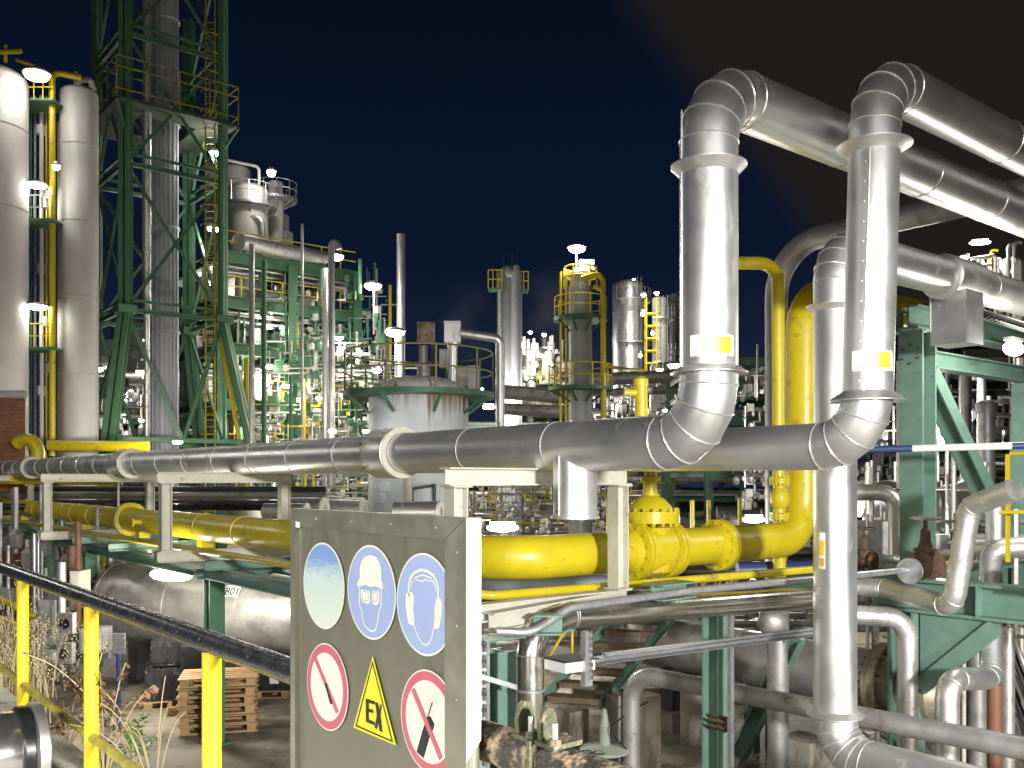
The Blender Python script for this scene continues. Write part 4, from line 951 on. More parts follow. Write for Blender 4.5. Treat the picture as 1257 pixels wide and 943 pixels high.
for i in range(760):
    px = RND.gauss(0, 34) - 6; D = RND.uniform(4.4, 5.3)
    if px > 72: continue
    base = P(px, 0, D); base.z = 2.85 + RND.uniform(-.1, .1)
    tip = blade(b, base, RND.uniform(.2, .55) * (1 if px < 30 else .7), RND.uniform(.2, .95), .0026)
    if RND.random() < .5:
        for k in range(4): b.ball(tip - UP * .015 * k + V((RND.uniform(-.012, .012), RND.uniform(-.01, .01), 0)), .0042, 5, (1, 1, 1.6))
struct(b, 'dry_grass', straw, kind='stuff', smooth=0)
struct(MB().box(B * 1.08 - A * 6.9 + UP * 1.4, (4.0, .34, 2.76), (A, B, UP)), 'grass_bank', M('bank_soil', (.16, .13, .08), .9, 0, var=.4, scale=9))
def plant(px, py, D, ph, label, seedy, leaves, lm, spread):
    g = P(px, py, D); t = thing('weed', label, 'plant', g, 'weeds at the kerb'); b = MB(); lf = MB()
    for s_ in range(seedy):
        a = RND.uniform(-1, 1); pts = [g]
        n = 6; tip = g + V((spread * a, RND.uniform(-.2, .2), ph * RND.uniform(.6, 1)))
        for i in range(1, n + 1):
            k = i / n; pts.append(g.lerp(tip, k) + UP * (.16 * ph * math.sin(k * math.pi)))
        b.sweep(pts, .0022, 5)
        for i in range(leaves):
            k = RND.uniform(.35, 1); q = g.lerp(tip, k) + UP * (.16 * ph * math.sin(k * math.pi)); d = V((RND.uniform(-1, 1), RND.uniform(-1, 1), RND.uniform(-.8, .4))).normalized(); s2 = d.cross(UP).normalized(); l_ = RND.uniform(.018, .035)
            lf.add([q, q + d * l_ * .5 + s2 * l_ * .35, q + d * l_, q + d * l_ * .5 - s2 * l_ * .35], [(0, 1, 2, 3)])
    build(b, 'stem', straw, t)
    if leaves: build(lf, 'leaf', lm, t, kind='stuff', smooth=0)
plant(128, 965, 3.0, .42, 'withered bramble with brown leaves between the second and third railing posts', 12, 22, leafb, .26)
plant(165, 955, 3.1, .2, 'small green weed at the foot of the kerb', 9, 20, leafg, .10)
plant(82, 925, 3.6, .25, 'withered weed hanging beside the second railing post', 9, 20, leafb, .12)
plant(190, 985, 3.0, .42, 'pale dry stalks leaning over in front of the pallets', 9, 0, leafb, .30)
plant(112, 860, 3.7, .22, 'thin dry creeper near the second railing post', 3, 10, leafb, .25)
# ------------------------------------------------------------------ green lattice tower with the flue
Z0 = 42.0; w_ = 4.5
nb = P(154, 0, Z0); nb.z = 0
zk = 4 + (588 - 380) / F * Z0; ztop = 4 + (588 + 60) / F * Z0
cn = [nb, nb + B * w_, nb + B * w_ - A * w_, nb - A * w_]        # near, right, back, left corners
ctr_ = (cn[0] + cn[2]) / 2
foot = [c + (c - ctr_) * .85 for c in cn]
towerg=M('tower_green_paint', (.095, .215, .12), .5, 0, var=.2, scale=2, dirt=(.06, .07, .045), dirt_amt=.1)
tw = thing('lattice_tower', 'tall green lattice tower on splayed legs round a ribbed grey flue', 'tower', ctr_)
for a, f in zip(cn, foot):
    off = (a - ctr_).normalized()
    for s_ in (-.16, .16):
        sd_ = V((-off.y, off.x, 0)) * s_
        b = MB(); b.ibeam(f + sd_ * 1.3, a + UP * zk + sd_, .26, .3, up=off); b.ibeam(a + UP * (zk + .02) + sd_, a + UP * ztop + sd_, .24, .28, up=off)
        build(b, 'leg', towerg, tw)
    build(MB().box(a + UP * zk, (.8, .8, .35), (A, B, UP)), 'knee_plate', towerg, tw)
lv = [4 + (588 - y) / F * Z0 for y in (540, 380, 200, 40, -120)]
def cor(i, z):
    k = max(0, (zk - z) / zk); return cn[i].lerp(foot[i], k) + UP * z
for i in range(4):
    j = (i + 1) % 4
    for n_, z in enumerate(lv):
        build(MB().ibeam(cor(i, z), cor(j, z), .16, .2), 'ring_beam', towerg, tw)
        if n_ in (1, 2, 3): build(MB().ibeam(cor(i, z + .45), cor(j, z + .45), .1, .12), 'ring_beam', towerg, tw)
    for n_ in range(len(lv) - 1):
        za, zb_ = lv[n_], lv[n_ + 1]
        if n_ == 0:
            mid = (cor(i, za) + cor(j, za)) / 2
            b = MB(); b.ibeam(mid + V((0, 0, 0)), cor(i, zb_), .13, .15); b.ibeam(mid, cor(j, zb_), .13, .15); build(b, 'brace', towerg, tw)
        else:
            zm = (za + zb_) / 2
            build(MB().ibeam(cor(i, za), cor(j, zb_), .13, .15), 'brace', towerg, tw); build(MB().ibeam(cor(j, za) + B * .02, cor(i, zb_) + B * .02, .11, .13), 'brace', towerg, tw)
def deck(t, pts, z, rail_h=1.1, posts=4, plate=green, railm=yellow_rail, th=.12, hole=None):
    """open platform: deck plate, toe board, posts and two rails round the outline"""
    n = len(pts)
    if hole:
        for i in range(n):
            j = (i + 1) % n; build(MB().prism([V((p.x, p.y, z)) for p in (pts[i], pts[j], hole[j], hole[i])], UP * th), 'deck_panel', M('dark_grating', (.05, .07, .05), .7), t)
    else: build(MB().prism([V((p.x, p.y, z)) for p in pts], UP * th), 'deck', plate, t)
    b = MB()
    for i in range(n):
        p, q = pts[i], pts[(i + 1) % n]
        for h in (.45, rail_h * .75, rail_h): b.bar(V((p.x, p.y, z + h)), V((q.x, q.y, z + h)), .045, .045)
        for k in range(posts): r_ = p.lerp(q, k / posts); b.bar(V((r_.x, r_.y, z + th)), V((r_.x, r_.y, z + rail_h)), .05, .05, up=A)
    build(b, 'guard_rail', railm, t)
zp = 4 + (588 - 128) / F * Z0
oc = [c + (c - ctr_) * .24 for c in cn]
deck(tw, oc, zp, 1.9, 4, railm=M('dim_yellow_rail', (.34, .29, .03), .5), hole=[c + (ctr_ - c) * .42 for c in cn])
for i in range(4): build(MB().bar(oc[i] + UP * (zp - .05), cn[i] + UP * (zp - 1.1), .08, .1), 'bracket', towerg, tw)
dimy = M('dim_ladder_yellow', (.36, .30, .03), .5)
zp2 = 4 + (588 - 100) / F * Z0
# flue inside the tower
fl = thing('flue', 'ribbed grey flue standing inside the green lattice tower', 'flue', ctr_)
fc = along(V((ctr_.x, ctr_.y, 0)), V((1, 0, 0)), 201)
fc.y = ctr_.y; fc.x = (201 - CX) / F * ctr_.y
b = MB(); b.lathe(fc, UP, [(.68, 0), (.68, ztop + 3)], 28); build(b, 'shell', greyflue, fl)
for i in range(10):
    a = -math.pi / 2 + (i - 4.5) * .30
    build(MB().bar(fc + V((math.cos(a) * .7, math.sin(a) * .7, .1)), fc + V((math.cos(a) * .7, math.sin(a) * .7, ztop + 3)), .06, .06, up=A), 'rib', greyflue, fl)
for h in (6, 11, 16, 21, 26): build(MB().lathe(fc + UP * h, UP, [(.73, 0), (.75, .02), (.75, .1), (.73, .12)], 28), 'hoop', greyflue, fl)
q = P(180, 0, 43); q.z = 0
t = thing('vent_pipe', 'slim bright pipe with a row of bolts beside the ribbed flue', 'pipe', q)
zq = 4 + (588 - 385) / F * 43
b = MB(); b.lathe(q, UP, [(.13, 0), (.13, zq - .1), (.2, zq), (.2, ztop + 3)], 18); build(b, 'shell', silver_b, t)
b = MB()
for i in range(70): b.ball(q + V((.2, -.12, zq + .2 + i * .22)), .03, 5)
build(b, 'bolt', steel, t, kind='stuff')
q = P(258, 0, 44.5); q.z = 0
t = thing('cage_ladder', 'yellow caged ladder inside the plant side of the green tower', 'ladder', q)
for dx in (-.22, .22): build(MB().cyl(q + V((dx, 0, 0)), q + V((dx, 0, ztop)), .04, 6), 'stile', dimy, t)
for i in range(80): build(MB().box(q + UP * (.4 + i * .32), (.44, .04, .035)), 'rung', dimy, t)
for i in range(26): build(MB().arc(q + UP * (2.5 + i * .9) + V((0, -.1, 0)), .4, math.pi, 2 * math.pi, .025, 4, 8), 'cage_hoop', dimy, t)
q = P(276, 0, 41); q.z = 0
for px, D, lb in ((276, 44.8, 'thin yellow pipe sloping beside the plant-side leg of the green tower'), ):
    b = MB(); b.sweep([P(300, 575, D), P(268, 400, D), P(268, 330, D)], .11, 10); solo(b, 'yellow_pipe', yellow, lb, 'pipe', P(300, 575, D))

# ------------------------------------------------------------------ white columns on the far left, brick building
def dome(b, c, r, h): return b
def wcol(px, D, r, ptop, label, name='white_column', mat=white_p, base=None, seamsN=0, cat='column'):
    q = P(px, 0, D); q.z = 0; h = 4 + (588 - ptop) / F * D
    t = thing(name, label, cat, q)
    prof = [(r, 0), (r, h - r * .4)] + [(r * math.cos(a * .2618), h - r * .4 + r * .4 * math.sin(a * .2618)) for a in range(1, 7)]
    build(MB().lathe(q, UP, prof, 36), 'shell', mat, t)
    for i in range(seamsN): build(MB().lathe(q + UP * (h * (i + .6) / (seamsN + .4)), UP, [(r + .004, 0), (r + .02, .01), (r + .02, .06), (r + .004, .07)], 32), 'band', mat, t)
    return t, q, h
tA, qA, hA = wcol(-14, 38, 1.46, 82, 'broad white column cut by the picture edge, taller than its neighbour', seamsN=6)
tB, qB, hB = wcol(97, 40, .78, 108, 'white column with a rounded top between yellow pipe and green tower', seamsN=6)
b = MB(); b.sweep([qB + UP * hB, qB + UP * (hB + .35), qB + UP * (hB + .35) + V((.5, 0, 0)), qB + UP * (hB - .1) + V((.62, 0, 0))], .12, 12, .2, 4); b.lathe(qB + UP * (hB - .02) - V((.15, 0, 0)), UP, [(.09, 0), (.09, .7)], 8); build(b, 'top_fitting', white_p, tB)
b = MB(); b.sweep([qA + UP * (hA - .1) + V((.3, -.5, 0)), qA + UP * (hA + .35) + V((.4, -.5, 0)), qA + UP * (hA + .4) + V((1.6, -.5, 0))], .1, 12, .2, 4); b.cyl(qA + UP * hA + V((.9, -.4, 0)), qA + UP * (hA + .7) + V((.9, -.4, 0)), .07, 8); build(b, 'top_fitting', yellow, tA)
q = P(64, 530, 39); t = thing('yellow_standpipe', 'thick yellow upright pipe between the two white columns', 'pipe', q)
b = MB(); b.sweep([P(64, 560, 39), P(64, 88, 39), P(100, 96, 39.5)], .13, 14, .3, 4); build(b, 'tube', yellow, t)
b = MB(); b.sweep([P(20, 74, 38.6), P(40, 80, 38.6), P(60, 92, 38.6)], .07, 10); build(b, 'side_tube', yellow, t)
t = thing('service_ladder_bay', 'narrow green service bay with pipes and ladders between the white columns', 'service bay', P(48, 560, 39.6))
for i, px in enumerate((33, 38, 43, 51, 57, 72)):
    build(MB().cyl(P(px, 575, 39.8 + .1 * (i % 3)), P(px, 118 if px < 60 else 150, 39.8 + .1 * (i % 3)), (.05, .035, .05, .09, .04, .06)[i], 8), 'riser_tube', (dark, green, dull, cream, yellow, white_p)[i], t)
for i, py in enumerate((130, 275, 430)):
    c = P(52, py, 39.2); build(MB().box(c, (1.6, 1.4, .1)), 'platform', green, t)
    b = MB()
    for k in range(5): b.bar(c + V((-.75 + .37 * k, -.68, 0)), c + V((-.75 + .37 * k, -.68, 1.0)), .04, .04, up=A)
    for h in (.5, 1.0): b.bar(c + V((-.8, -.68, h)), c + V((.8, -.68, h)), .04, .04)
    build(b, 'guard_rail', yellow_rail if i != 1 else steel, t)
for i in range(26): build(MB().box(P(46, 140 + i * 16, 39.75), (.4, .03, .03)), 'rung', dark, t)
for i, (py, m) in enumerate(((160, white_p), (250, silver), (240, white_p), (330, dull), (395, silver), (452, dull), (480, silver))):
    build(MB().lathe(P(50 + (i % 3) * 5, py, 39.9), UP, [(.13, -.2), (.2, -.18), (.2, .2), (.13, .22)], 12), 'fitting', m, t)
# brick building
def brickmat():
    m = bpy.data.materials.new('red_brick'); m.use_nodes = True; t = m.node_tree; b = t.nodes['Principled BSDF']
    tc = t.nodes.new('ShaderNodeTexCoord'); mp = t.nodes.new('ShaderNodeMapping'); mp.inputs['Rotation'].default_value = (math.pi / 2, 0, 0)
    br = t.nodes.new('ShaderNodeTexBrick'); br.inputs['Scale'].default_value = 3.2; br.inputs['Color1'].default_value = (.28, .10, .045, 1); br.inputs['Color2'].default_value = (.18, .06, .03, 1); br.inputs['Mortar'].default_value = (.24, .18, .13, 1); br.inputs['Mortar Size'].default_value = .022
    t.links.new(tc.outputs['Object'], mp.inputs[0]); t.links.new(mp.outputs[0], br.inputs[0]); t.links.new(br.outputs[0], b.inputs['Base Color']); b.inputs['Roughness'].default_value = .85
    return m
c0_, c1_ = P(-120, 600, 30), P(31, 490, 30)
t = thing('brick_building', 'corner of a red brick building with a pale rounded coping', 'building', V(((c0_.x + c1_.x) / 2, 31.5, 0)))
k_ = c1_.x / 30
build(MB().prism([V((c0_.x, 30, 0)), V((c1_.x, 30, 0)), V((c1_.x + 4 * k_ - .3, 34, 0)), V((c0_.x, 34, 0))], UP * c1_.z), 'wall', brickmat(), t)
b = MB(); zc = c1_.z + .01; b.prism([V((c0_.x, 29.8, zc)), V((c1_.x + .2, 29.8, zc)), V((c1_.x + .1 + 4 * k_, 34, zc)), V((c0_.x, 34, zc))], UP * .26); o = build(b, 'coping', white_p, t); bv = o.modifiers.new('soft', 'BEVEL'); bv.width = .1; bv.segments = 3
b = MB(); b.sweep([P(20, 545, 29), P(46, 527, 28.9), P(47, 590, 28.9)], .2, 18, .4, 6); solo(b, 'yellow_bend', yellow, 'stubby yellow pipe bend in front of the brick building', 'pipe', P(47, 590, 28.9))
b = MB(); b.sweep([P(60, 547, 38), P(182, 548, 38)], .22, 14); solo(b, 'yellow_pipe', yellow, 'level yellow pipe behind the feet of the green tower', 'pipe', P(60, 547, 38))
b = MB(); b.sweep([P(-10, 590, 27), P(150, 592, 27)], .1, 8); solo(b, 'yellow_pipe', yellow, 'thin level yellow pipe low beyond the far cream frames', 'pipe', P(-10, 590, 27))
for i, (py, D, r, m) in enumerate(((600, 32, .1, dark), (608, 30, .12, dull), (616, 29, .07, dark), (598, 33, .05, cream), (622, 25, .09, black))):
    b = MB(); b.cyl(P(-20, py, D), P(400, py + 1, D * .98), r, 10); solo(b, 'low_pipe', m, 'level pipe low beyond the yellow gas pipe, %s' % ('second from top', 'grey one in the middle', 'thin dark one', 'topmost and palest', 'black and lowest')[i], 'pipe', P(-20, py, D), 'level pipes beyond the gas pipe')

# ------------------------------------------------------------------ platforms and railings round columns
def ring_platform(t, q, z, r0, r1, a0=0, a1=2 * math.pi, plate=green, railm=yellow_rail, h=1.1):
    n = 28; vs = []; fs = []
    for i in range(n + 1):
        a = a0 + (a1 - a0) * i / n
        for r, zz in ((r0, z), (r1, z), (r1, z - .15), (r0, z - .15)): vs.append(V((q.x + r * math.cos(a), q.y + r * math.sin(a), zz)))
    for i in range(n):
        for k in range(4): fs.append((4 * i + k, 4 * i + (k + 1) % 4, 4 * i + 4 + (k + 1) % 4, 4 * i + 4 + k))
    o = build(MB().add(vs, fs), 'platform', plate, t); b = MB()
    for hh in (h * .5, h): b.arc(V((q.x, q.y, z + hh)), r1 - .05, a0, a1, .026, 5, 30)
    for i in range(11):
        a = a0 + (a1 - a0) * i / 10; p = V((q.x + (r1 - .05) * math.cos(a), q.y + (r1 - .05) * math.sin(a), z)); b.bar(p, p + UP * h, .042, .042, up=A)
    build(b, 'guard_rail', railm, o)
    for i in range(8):
        a = a0 + (a1 - a0) * (i + .5) / 8; d = V((math.cos(a), math.sin(a), 0)); build(MB().bar(q + d * r0 + UP * (z - .6), q + d * (r1 - .1) + UP * (z - .12), .07, .07), 'bracket', plate, o)
# blue-grey water filter tank
D = 27; q = P(514, 0, D); q.z = 0; r = 61 / F * D; h = 4 + (588 - 484) / F * D
wf = thing('water_filter_tank', 'blue-grey round tank lettered WASSER FILTER with rust streaks under a green walkway', 'tank', q)
def tankmat():
    m = M('blue_grey_rust_streaked', (.44, .48, .50), .5, 0, var=.07, scale=2)
    t = m.node_tree; b = t.nodes['Principled BSDF']; src = b.inputs['Base Color'].links[0].from_socket
    tc = t.nodes.new('ShaderNodeTexCoord'); mp = t.nodes.new('ShaderNodeMapping'); mp.inputs['Scale'].default_value = (9, 9, .16); t.links.new(tc.outputs['Object'], mp.inputs[0])
    n = t.nodes.new('ShaderNodeTexNoise'); n.inputs['Scale'].default_value = 1; n.inputs['Detail'].default_value = 8; t.links.new(mp.outputs[0], n.inputs[0])
    sp = t.nodes.new('ShaderNodeSeparateXYZ'); t.links.new(tc.outputs['Object'], sp.inputs[0])
    g = t.nodes.new('ShaderNodeMapRange'); t.links.new(sp.outputs['Z'], g.inputs[0]); g.inputs[1].default_value = h - 1.6; g.inputs[2].default_value = h - .1; g.inputs[3].default_value = -.45; g.inputs[4].default_value = .13
    g2 = t.nodes.new('ShaderNodeMapRange'); t.links.new(sp.outputs['X'], g2.inputs[0]); g2.inputs[1].default_value = -1.0; g2.inputs[2].default_value = .3; g2.inputs[3].default_value = -.3; g2.inputs[4].default_value = .06
    a1 = t.nodes.new('ShaderNodeMath'); t.links.new(n.outputs['Fac'], a1.inputs[0]); t.links.new(g.outputs[0], a1.inputs[1]); a2 = t.nodes.new('ShaderNodeMath'); t.links.new(a1.outputs[0], a2.inputs[0]); t.links.new(g2.outputs[0], a2.inputs[1])
    k = t.nodes.new('ShaderNodeMapRange'); t.links.new(a2.outputs[0], k.inputs[0]); k.inputs[1].default_value = .44; k.inputs[2].default_value = .72
    mx = t.nodes.new('ShaderNodeMix'); mx.data_type = 'RGBA'; t.links.new(k.outputs[0], mx.inputs[0]); t.links.new(src, mx.inputs[6]); mx.inputs[7].default_value = (.16, .07, .025, 1)
    t.links.new(mx.outputs[2], b.inputs['Base Color']); return m
build(MB().lathe(q, UP, [(r, 0), (r, h)], 48), 'shell', tankmat(), wf)
build(MB().lathe(q + UP * h, UP, [(r * 1.01, 0)] + [(r * math.cos(a * .196), r * .36 * math.sin(a * .196)) for a in range(0, 8)] + [(.1, r * .365)], 40), 'roof', M('pale_roof_paint', (.66, .68, .64), .5, 0, var=.15, dirt=(.25, .12, .05), dirt_amt=.2), wf)
ring_platform(wf, q, h + .02, r + .02, r + .75, plate=green, railm=M('dull_olive_rail', (.22, .21, .09), .55), h=1.15)
nr = r + .004
wx0 = math.atan2(-1, (457 - 514) / 61 * 1.0)
text_c = math.asin(max(-1, min(1, (457 - 514) / 61.0)))
def wrapT(zb_): return lambda x, y: V((q.x + (r + .006) * math.sin(text_c + .30 + x * .5 / r), q.y - (r + .006) * math.cos(text_c + .30 + x * .5 / r), zb_ + y))
let = M('lettering_white', (.8, .84, .84), .5)
build(text_mb('WASSER', .33, None, None, None, wrap=wrapT(4 - (602 - 588) / F * 26), bold=0.0), 'lettering', let, wf)
build(text_mb('FILTER', .33, None, None, None, wrap=wrapT(4 - (616 - 588) / F * 26), bold=0.0), 'lettering', let, wf)
build(MB().cyl(P(502, 640, 25.2), P(502, 560, 25.2), .09, 10), 'down_pipe', cream, wf)
b = MB(); b.sweep([P(506, 640, 25.3), P(506, 600, 25.3), P(534, 596, 25.5)], .04, 8, .1, 3); build(b, 'down_pipe', dark, wf)
build(MB().cyl(P(533, 640, 25.4), P(533, 594, 25.4), .05, 8), 'down_pipe', dark, wf)
def boxthing(px0, py0, px1, py1, D, mat, label, name='box', cat='box', dep=None, leg=None):
    a, b_ = P(px0, py0, D), P(px1, py1, D); c = (a + b_) / 2; w, hh = b_.x - a.x, a.z - b_.z
    t = thing(name, label, cat, V((c.x, c.y, b_.z)))
    build(MB().box(c, (w, dep or w, hh)), 'case', mat, t)
    build(MB().box(c + UP * (hh / 2 + .03), (w * 1.06, (dep or w) * 1.06, .05)), 'lid', mat, t)
    if leg: build(MB().lathe(V((c.x, c.y, b_.z - leg)), UP, [(w * .3, 0), (w * .3, leg - .15), (w * .42, leg)], 16), 'neck', mat, t)
    return t
boxthing(546, 398, 565, 421, 27, silver, 'silver box-shaped air intake above the water tank', 'air_intake', 'air intake', .45, 1.3)
t = boxthing(513, 399, 533, 421, 28, M('rusty_box', (.30, .24, .20), .6, 0, var=.3, scale=6, dirt=(.2, .09, .03), dirt_amt=.6, dirt_scale=4), 'rust-stained box on thin legs above the water tank', 'exhaust_box', 'exhaust box', .45)
for dx in (-.2, .2): build(MB().cyl(P(523, 421, 28) + V((dx, 0, 0)), P(523, 470, 28) + V((dx, 0, 0)), .035, 8), 'leg', rust, t)
build(MB().lathe(P(520, 458, 27.8), UP, [(.1, -.3), (.2, -.2), (.2, .2), (.12, .3), (.12, .8)], 14), 'fan_case', dull, t)
run('air_duct', 'silver duct leading from the air intake and dropping in front of the far grey tower', [P(562, 408, 27.5), P(614, 416, 27.8), P(614, 540, 27.8)], .135, silver, .2, 4)
for i, (x0, y0, x1, y1, m) in enumerate(((540, 432, 549, 452, dull), (557, 455, 575, 475, cream), (575, 452, 588, 486, dull), (498, 470, 512, 482, cream))):
    boxthing(x0, y0, x1, y1, 27.6, m, ('small grey cabinet under the air intake', 'pale cabinet on the tank roof beside the duct', 'grey cabinet at the tank rim beside the duct', 'pale low box on the tank roof')[i], 'cabinet', 'cabinet', .4)
# small horizontal vessels by the tank foot
for i, (px, py, D, r_, lb) in enumerate(((398, 625, 24, .29, 'bright small horizontal vessel with pale end by the tank foot'), (446, 626, 25, .27, 'second small horizontal vessel touching the tank foot'), (376, 628, 23, .2, 'silver pipe bend beside the small vessels'), (540, 628, 22, .24, 'foil-wrapped pipe bend behind the sign beside the tank'))):
    c = P(px, py, D); t = thing('small_vessel', lb, 'vessel', c - UP * r_)
    build(MB().lathe(c, (A * -.3 - V((1, 0, 0))), [(r_ * .2, -.05), (r_, 0), (r_, 1.1)], 24), 'shell', silver, t); build(MB().lathe(c, (A * .3 + V((1, 0, 0))), [(r_ * 1.06, -.03), (r_ * 1.06, .03), (.05, .04)], 24), 'end_plate', whitepaint, t)
# far grey twin tower
D = 62
q = P(627, 0, D); q.z = 0; hT = 4 + (588 - 338) / F * D
t = thing('grey_tower', 'tall grey twin column with small yellow platforms at its head', 'tower', q)
build(MB().lathe(q + V((-.1, 0, 0)), UP, [(.82, 0), (.82, hT), (.5, hT + .5), (.1, hT + .6)], 28), 'main_column', greyflue, t)
build(MB().lathe(P(634, 588, 61) * 1 - UP * 4, UP, [(.36, 0), (.36, hT - .2), (.2, hT + .4)], 20), 'side_column', greyflue, t)
build(MB().lathe(P(614, 588, 61.3) - UP * 4, UP, [(.17, 0), (.17, hT - .5)], 14), 'side_tube', silver_b, t)
build(MB().lathe(P(625.5, 335, 60.9), (0, -1, 0), [(.3, 0), (.3, .1), (.18, .12)], 18), 'gauge', silver, t)
for px, py, sg_ in ((608, 356, -1), (640, 358, 1)):
    c = P(px, py, 61.4); build(MB().box(c, (.9, 1.0, .12)), 'platform', green, t)
    b = MB()
    for h in (.6, 1.2): b.bar(c + V((-.45, -.5, h)), c + V((.45, -.5, h)), .05, .05); b.bar(c + V((sg_ * .45, -.5, h)), c + V((sg_ * .45, .5, h)), .05, .05)
    for dx in (-.45, -.15, .15, .45): b.bar(c + V((dx, -.5, 0)), c + V((dx, -.5, 1.2)), .05, .05, up=A)
    build(b, 'guard_rail', yellow_rail, t)
b = MB()
for dx, hh in ((-.5, 1.2), (.1, 1.5), (.4, 1.0)): b.cyl(q + V((dx, 0, hT)), q + V((dx, 0, hT + hh)), .05, 6)
build(b, 'aerial', dark, t)
# column with yellow platforms
D = 40; q = P(712.5, 0, D); q.z = 0; r = 14.5 / F * D; hC = 4 + (588 - 352) / F * D
t = thing('platform_column', 'grey column with two round platforms, yellow railings and a lamp on top', 'column', q)
build(MB().lathe(q, UP, [(r, 0), (r, hC), (r * .9, hC + .12), (r * .9, hC + .35), (r * 1.15, hC + .4), (r * 1.15, hC + .55), (r * .6, hC + .75), (.1, hC + .8)], 30), 'shell', M('column_grey', (.36, .37, .38), .5, .2, var=.12, scale=1.2), t)
ring_platform(t, q, 4 + (588 - 390) / F * D, r, 33 / F * D, plate=green, h=.85)
ring_platform(t, q, 4 + (588 - 476) / F * D, r, 40 / F * D, plate=green, h=.95)
b = MB(); ring_z = 4 + (588 - 352) / F * D
b.arc(V((q.x, q.y, ring_z + .8)), .7, 0, 6.28, .04, 5); b.arc(V((q.x, q.y, ring_z + .4)), .7, 0, 6.28, .04, 5)
for i in range(6): a = i * 1.047; b.bar(V((q.x + .7 * math.cos(a), q.y + .7 * math.sin(a), ring_z - .1)), V((q.x + .7 * math.cos(a), q.y + .7 * math.sin(a), ring_z + .8)), .06, .06, up=A)
build(b, 'guard_rail', yellow_rail, t)
for dx in (-.85, -.62): build(MB().cyl(q + V((dx, -.2, 3)), q + V((dx, -.2, ring_z + .6)), .05, 6), 'ladder_stile', yellow_rail, t)
build(MB().box(P(720, 326, 39.8), (.62, .4, .42)), 'instrument_box', whitepaint, t)
b = MB(); b.sweep([P(714, 342, 39.2), P(740, 334, 39.2), P(741, 512, 39.2)], .12, 12, .3, 4); b.sweep([P(728, 352, 39), P(739, 356, 39)], .09, 10); b.sweep([P(741, 449, 39.2), P(765, 453, 39.2), P(790, 455, 36)], .07, 10); build(b, 'gas_tube', yellow, t)
# silver columns beyond
for px, D, r_, pt, lb, m in ((771, 95, 19 / F * 95, 343, 'broad silver column with domed top beyond the platform column', silver), (810, 92, 9.5 / F * 92, 364, 'brightly lit slim white column next to the broad silver one', white_p), (828, 98, 7 / F * 98, 360, 'slim grey column beside the tall silver riser by the gate valve', silver), (760, 96, 7.5 / F * 93, 350, 'slim silver column joined to the broad one', silver)):
    t_, q_, h_ = wcol(px, D, r_, pt, lb, 'process_column', m, None, 5)
    for k_ in (2.2, 6.5): ring_platform(t_, q_, h_ - k_, r_, r_ + .8, -2.2, .4, plate=steel, railm=steel, h=1.1)
    for dx in (-.2, .2): build(MB().bar(q_ + V((r_ * .6 + dx, -r_ * .9, 2)), q_ + V((r_ * .6 + dx, -r_ * .9, h_)), .07, .07, up=A), 'ladder_stile', steel, t_)
q = P(799, 0, 91); q.z = 0
t = thing('ladder_tower', 'yellow ladder tower beside the brightly lit white column', 'ladder', q)
for dx in (-.5, .5):
    for dy in (-.5, .5): build(MB().bar(q + V((dx, dy, 4)), q + V((dx, dy, 4 + (588 - 366) / F * 91)), .1, .1, up=A), 'post', yellow_rail, t)
for i in range(11): build(MB().box(q + UP * (8 + i * 1.2), (1.15, 1.1, .14)), 'landing', yellow_rail, t)
# lit small plant left of the platform column
for i, (px, D, r_, pt, m) in enumerate(((641, 105, .5, 420, white_p), (650, 102, .8, 428, silver), (661, 104, .7, 425, white_p), (668, 106, .5, 412, silver), (674, 100, .45, 432, white_p))):
    t_, q_, h_ = wcol(px, D, r_, pt, 'brightly lit far column in the small plant, %s from the grey tower' % ('first', 'second', 'third', 'fourth', 'fifth')[i], 'process_column', m, None, 2)
    ring_platform(t_, q_, h_ - 3.5, r_, r_ + .9, h=1.3); ring_platform(t_, q_, h_ - 7, r_, r_ + 1, h=1.3)
# tall thin chimney
q = P(492, 0, 52); q.z = 0
solo(MB().lathe(q, UP, [(.23, 0), (.23, 4 + 300 / F * 52)], 20), 'chimney', silver, 'tall thin plain metal chimney beside the green plant', 'chimney', q)
# steam drum area above the green plant
for px, D, r_, pt, lb, m in ((263, 60, .62, 205, 'white column with lamp behind the plant-side leg of the green tower', white_p), (289, 60, .95, 203, 'tall white domed vessel at the top of the green plant', white_p), (304, 58, 1.25, 226, 'broad white vessel with a railed top in front of the domed one', white_p), (343, 61, .62, 262, 'plain upright stack behind the hanging lamp', silver), (338, 60, .5, 222, 'short white top vessel below the highest lamp', white_p)):
    t_, q_, h_ = wcol(px, D, r_, pt, lb, 'process_vessel', m, None, 3, 'vessel')
    if px == 304: ring_platform(t_, q_, h_ - 1.4, r_, r_ + .5, plate=steel, railm=steel, h=1.2)
    if px == 343: build(MB().lathe(q_ + UP * (h_ - 2.2), UP, [(r_, 0), (r_ + .25, .1), (r_ + .25, .9), (r_, 1.0)], 20), 'cuff', m, t_)
    if px == 338: ring_platform(t_, q_, h_ - 1.2, r_, r_ + .9, plate=steel, railm=steel, h=1.0)
b = MB(); b.sweep([P(276, 196, 58), P(318, 205, 58), P(318, 270, 58)], .09, 8, .3, 3); solo(b, 'vent_tube', whitepaint, 'thin white tube bending over the white vessels', 'pipe', P(318, 270, 58))
b = MB(); b.sweep([P(284, 300, 57), P(296, 267, 57), P(322, 267, 57), P(324, 330, 57)], .16, 10, .5, 4); solo(b, 'transfer_pipe', silver, 'silver pipe bending down in front of the white vessels', 'pipe', P(284, 300, 57))

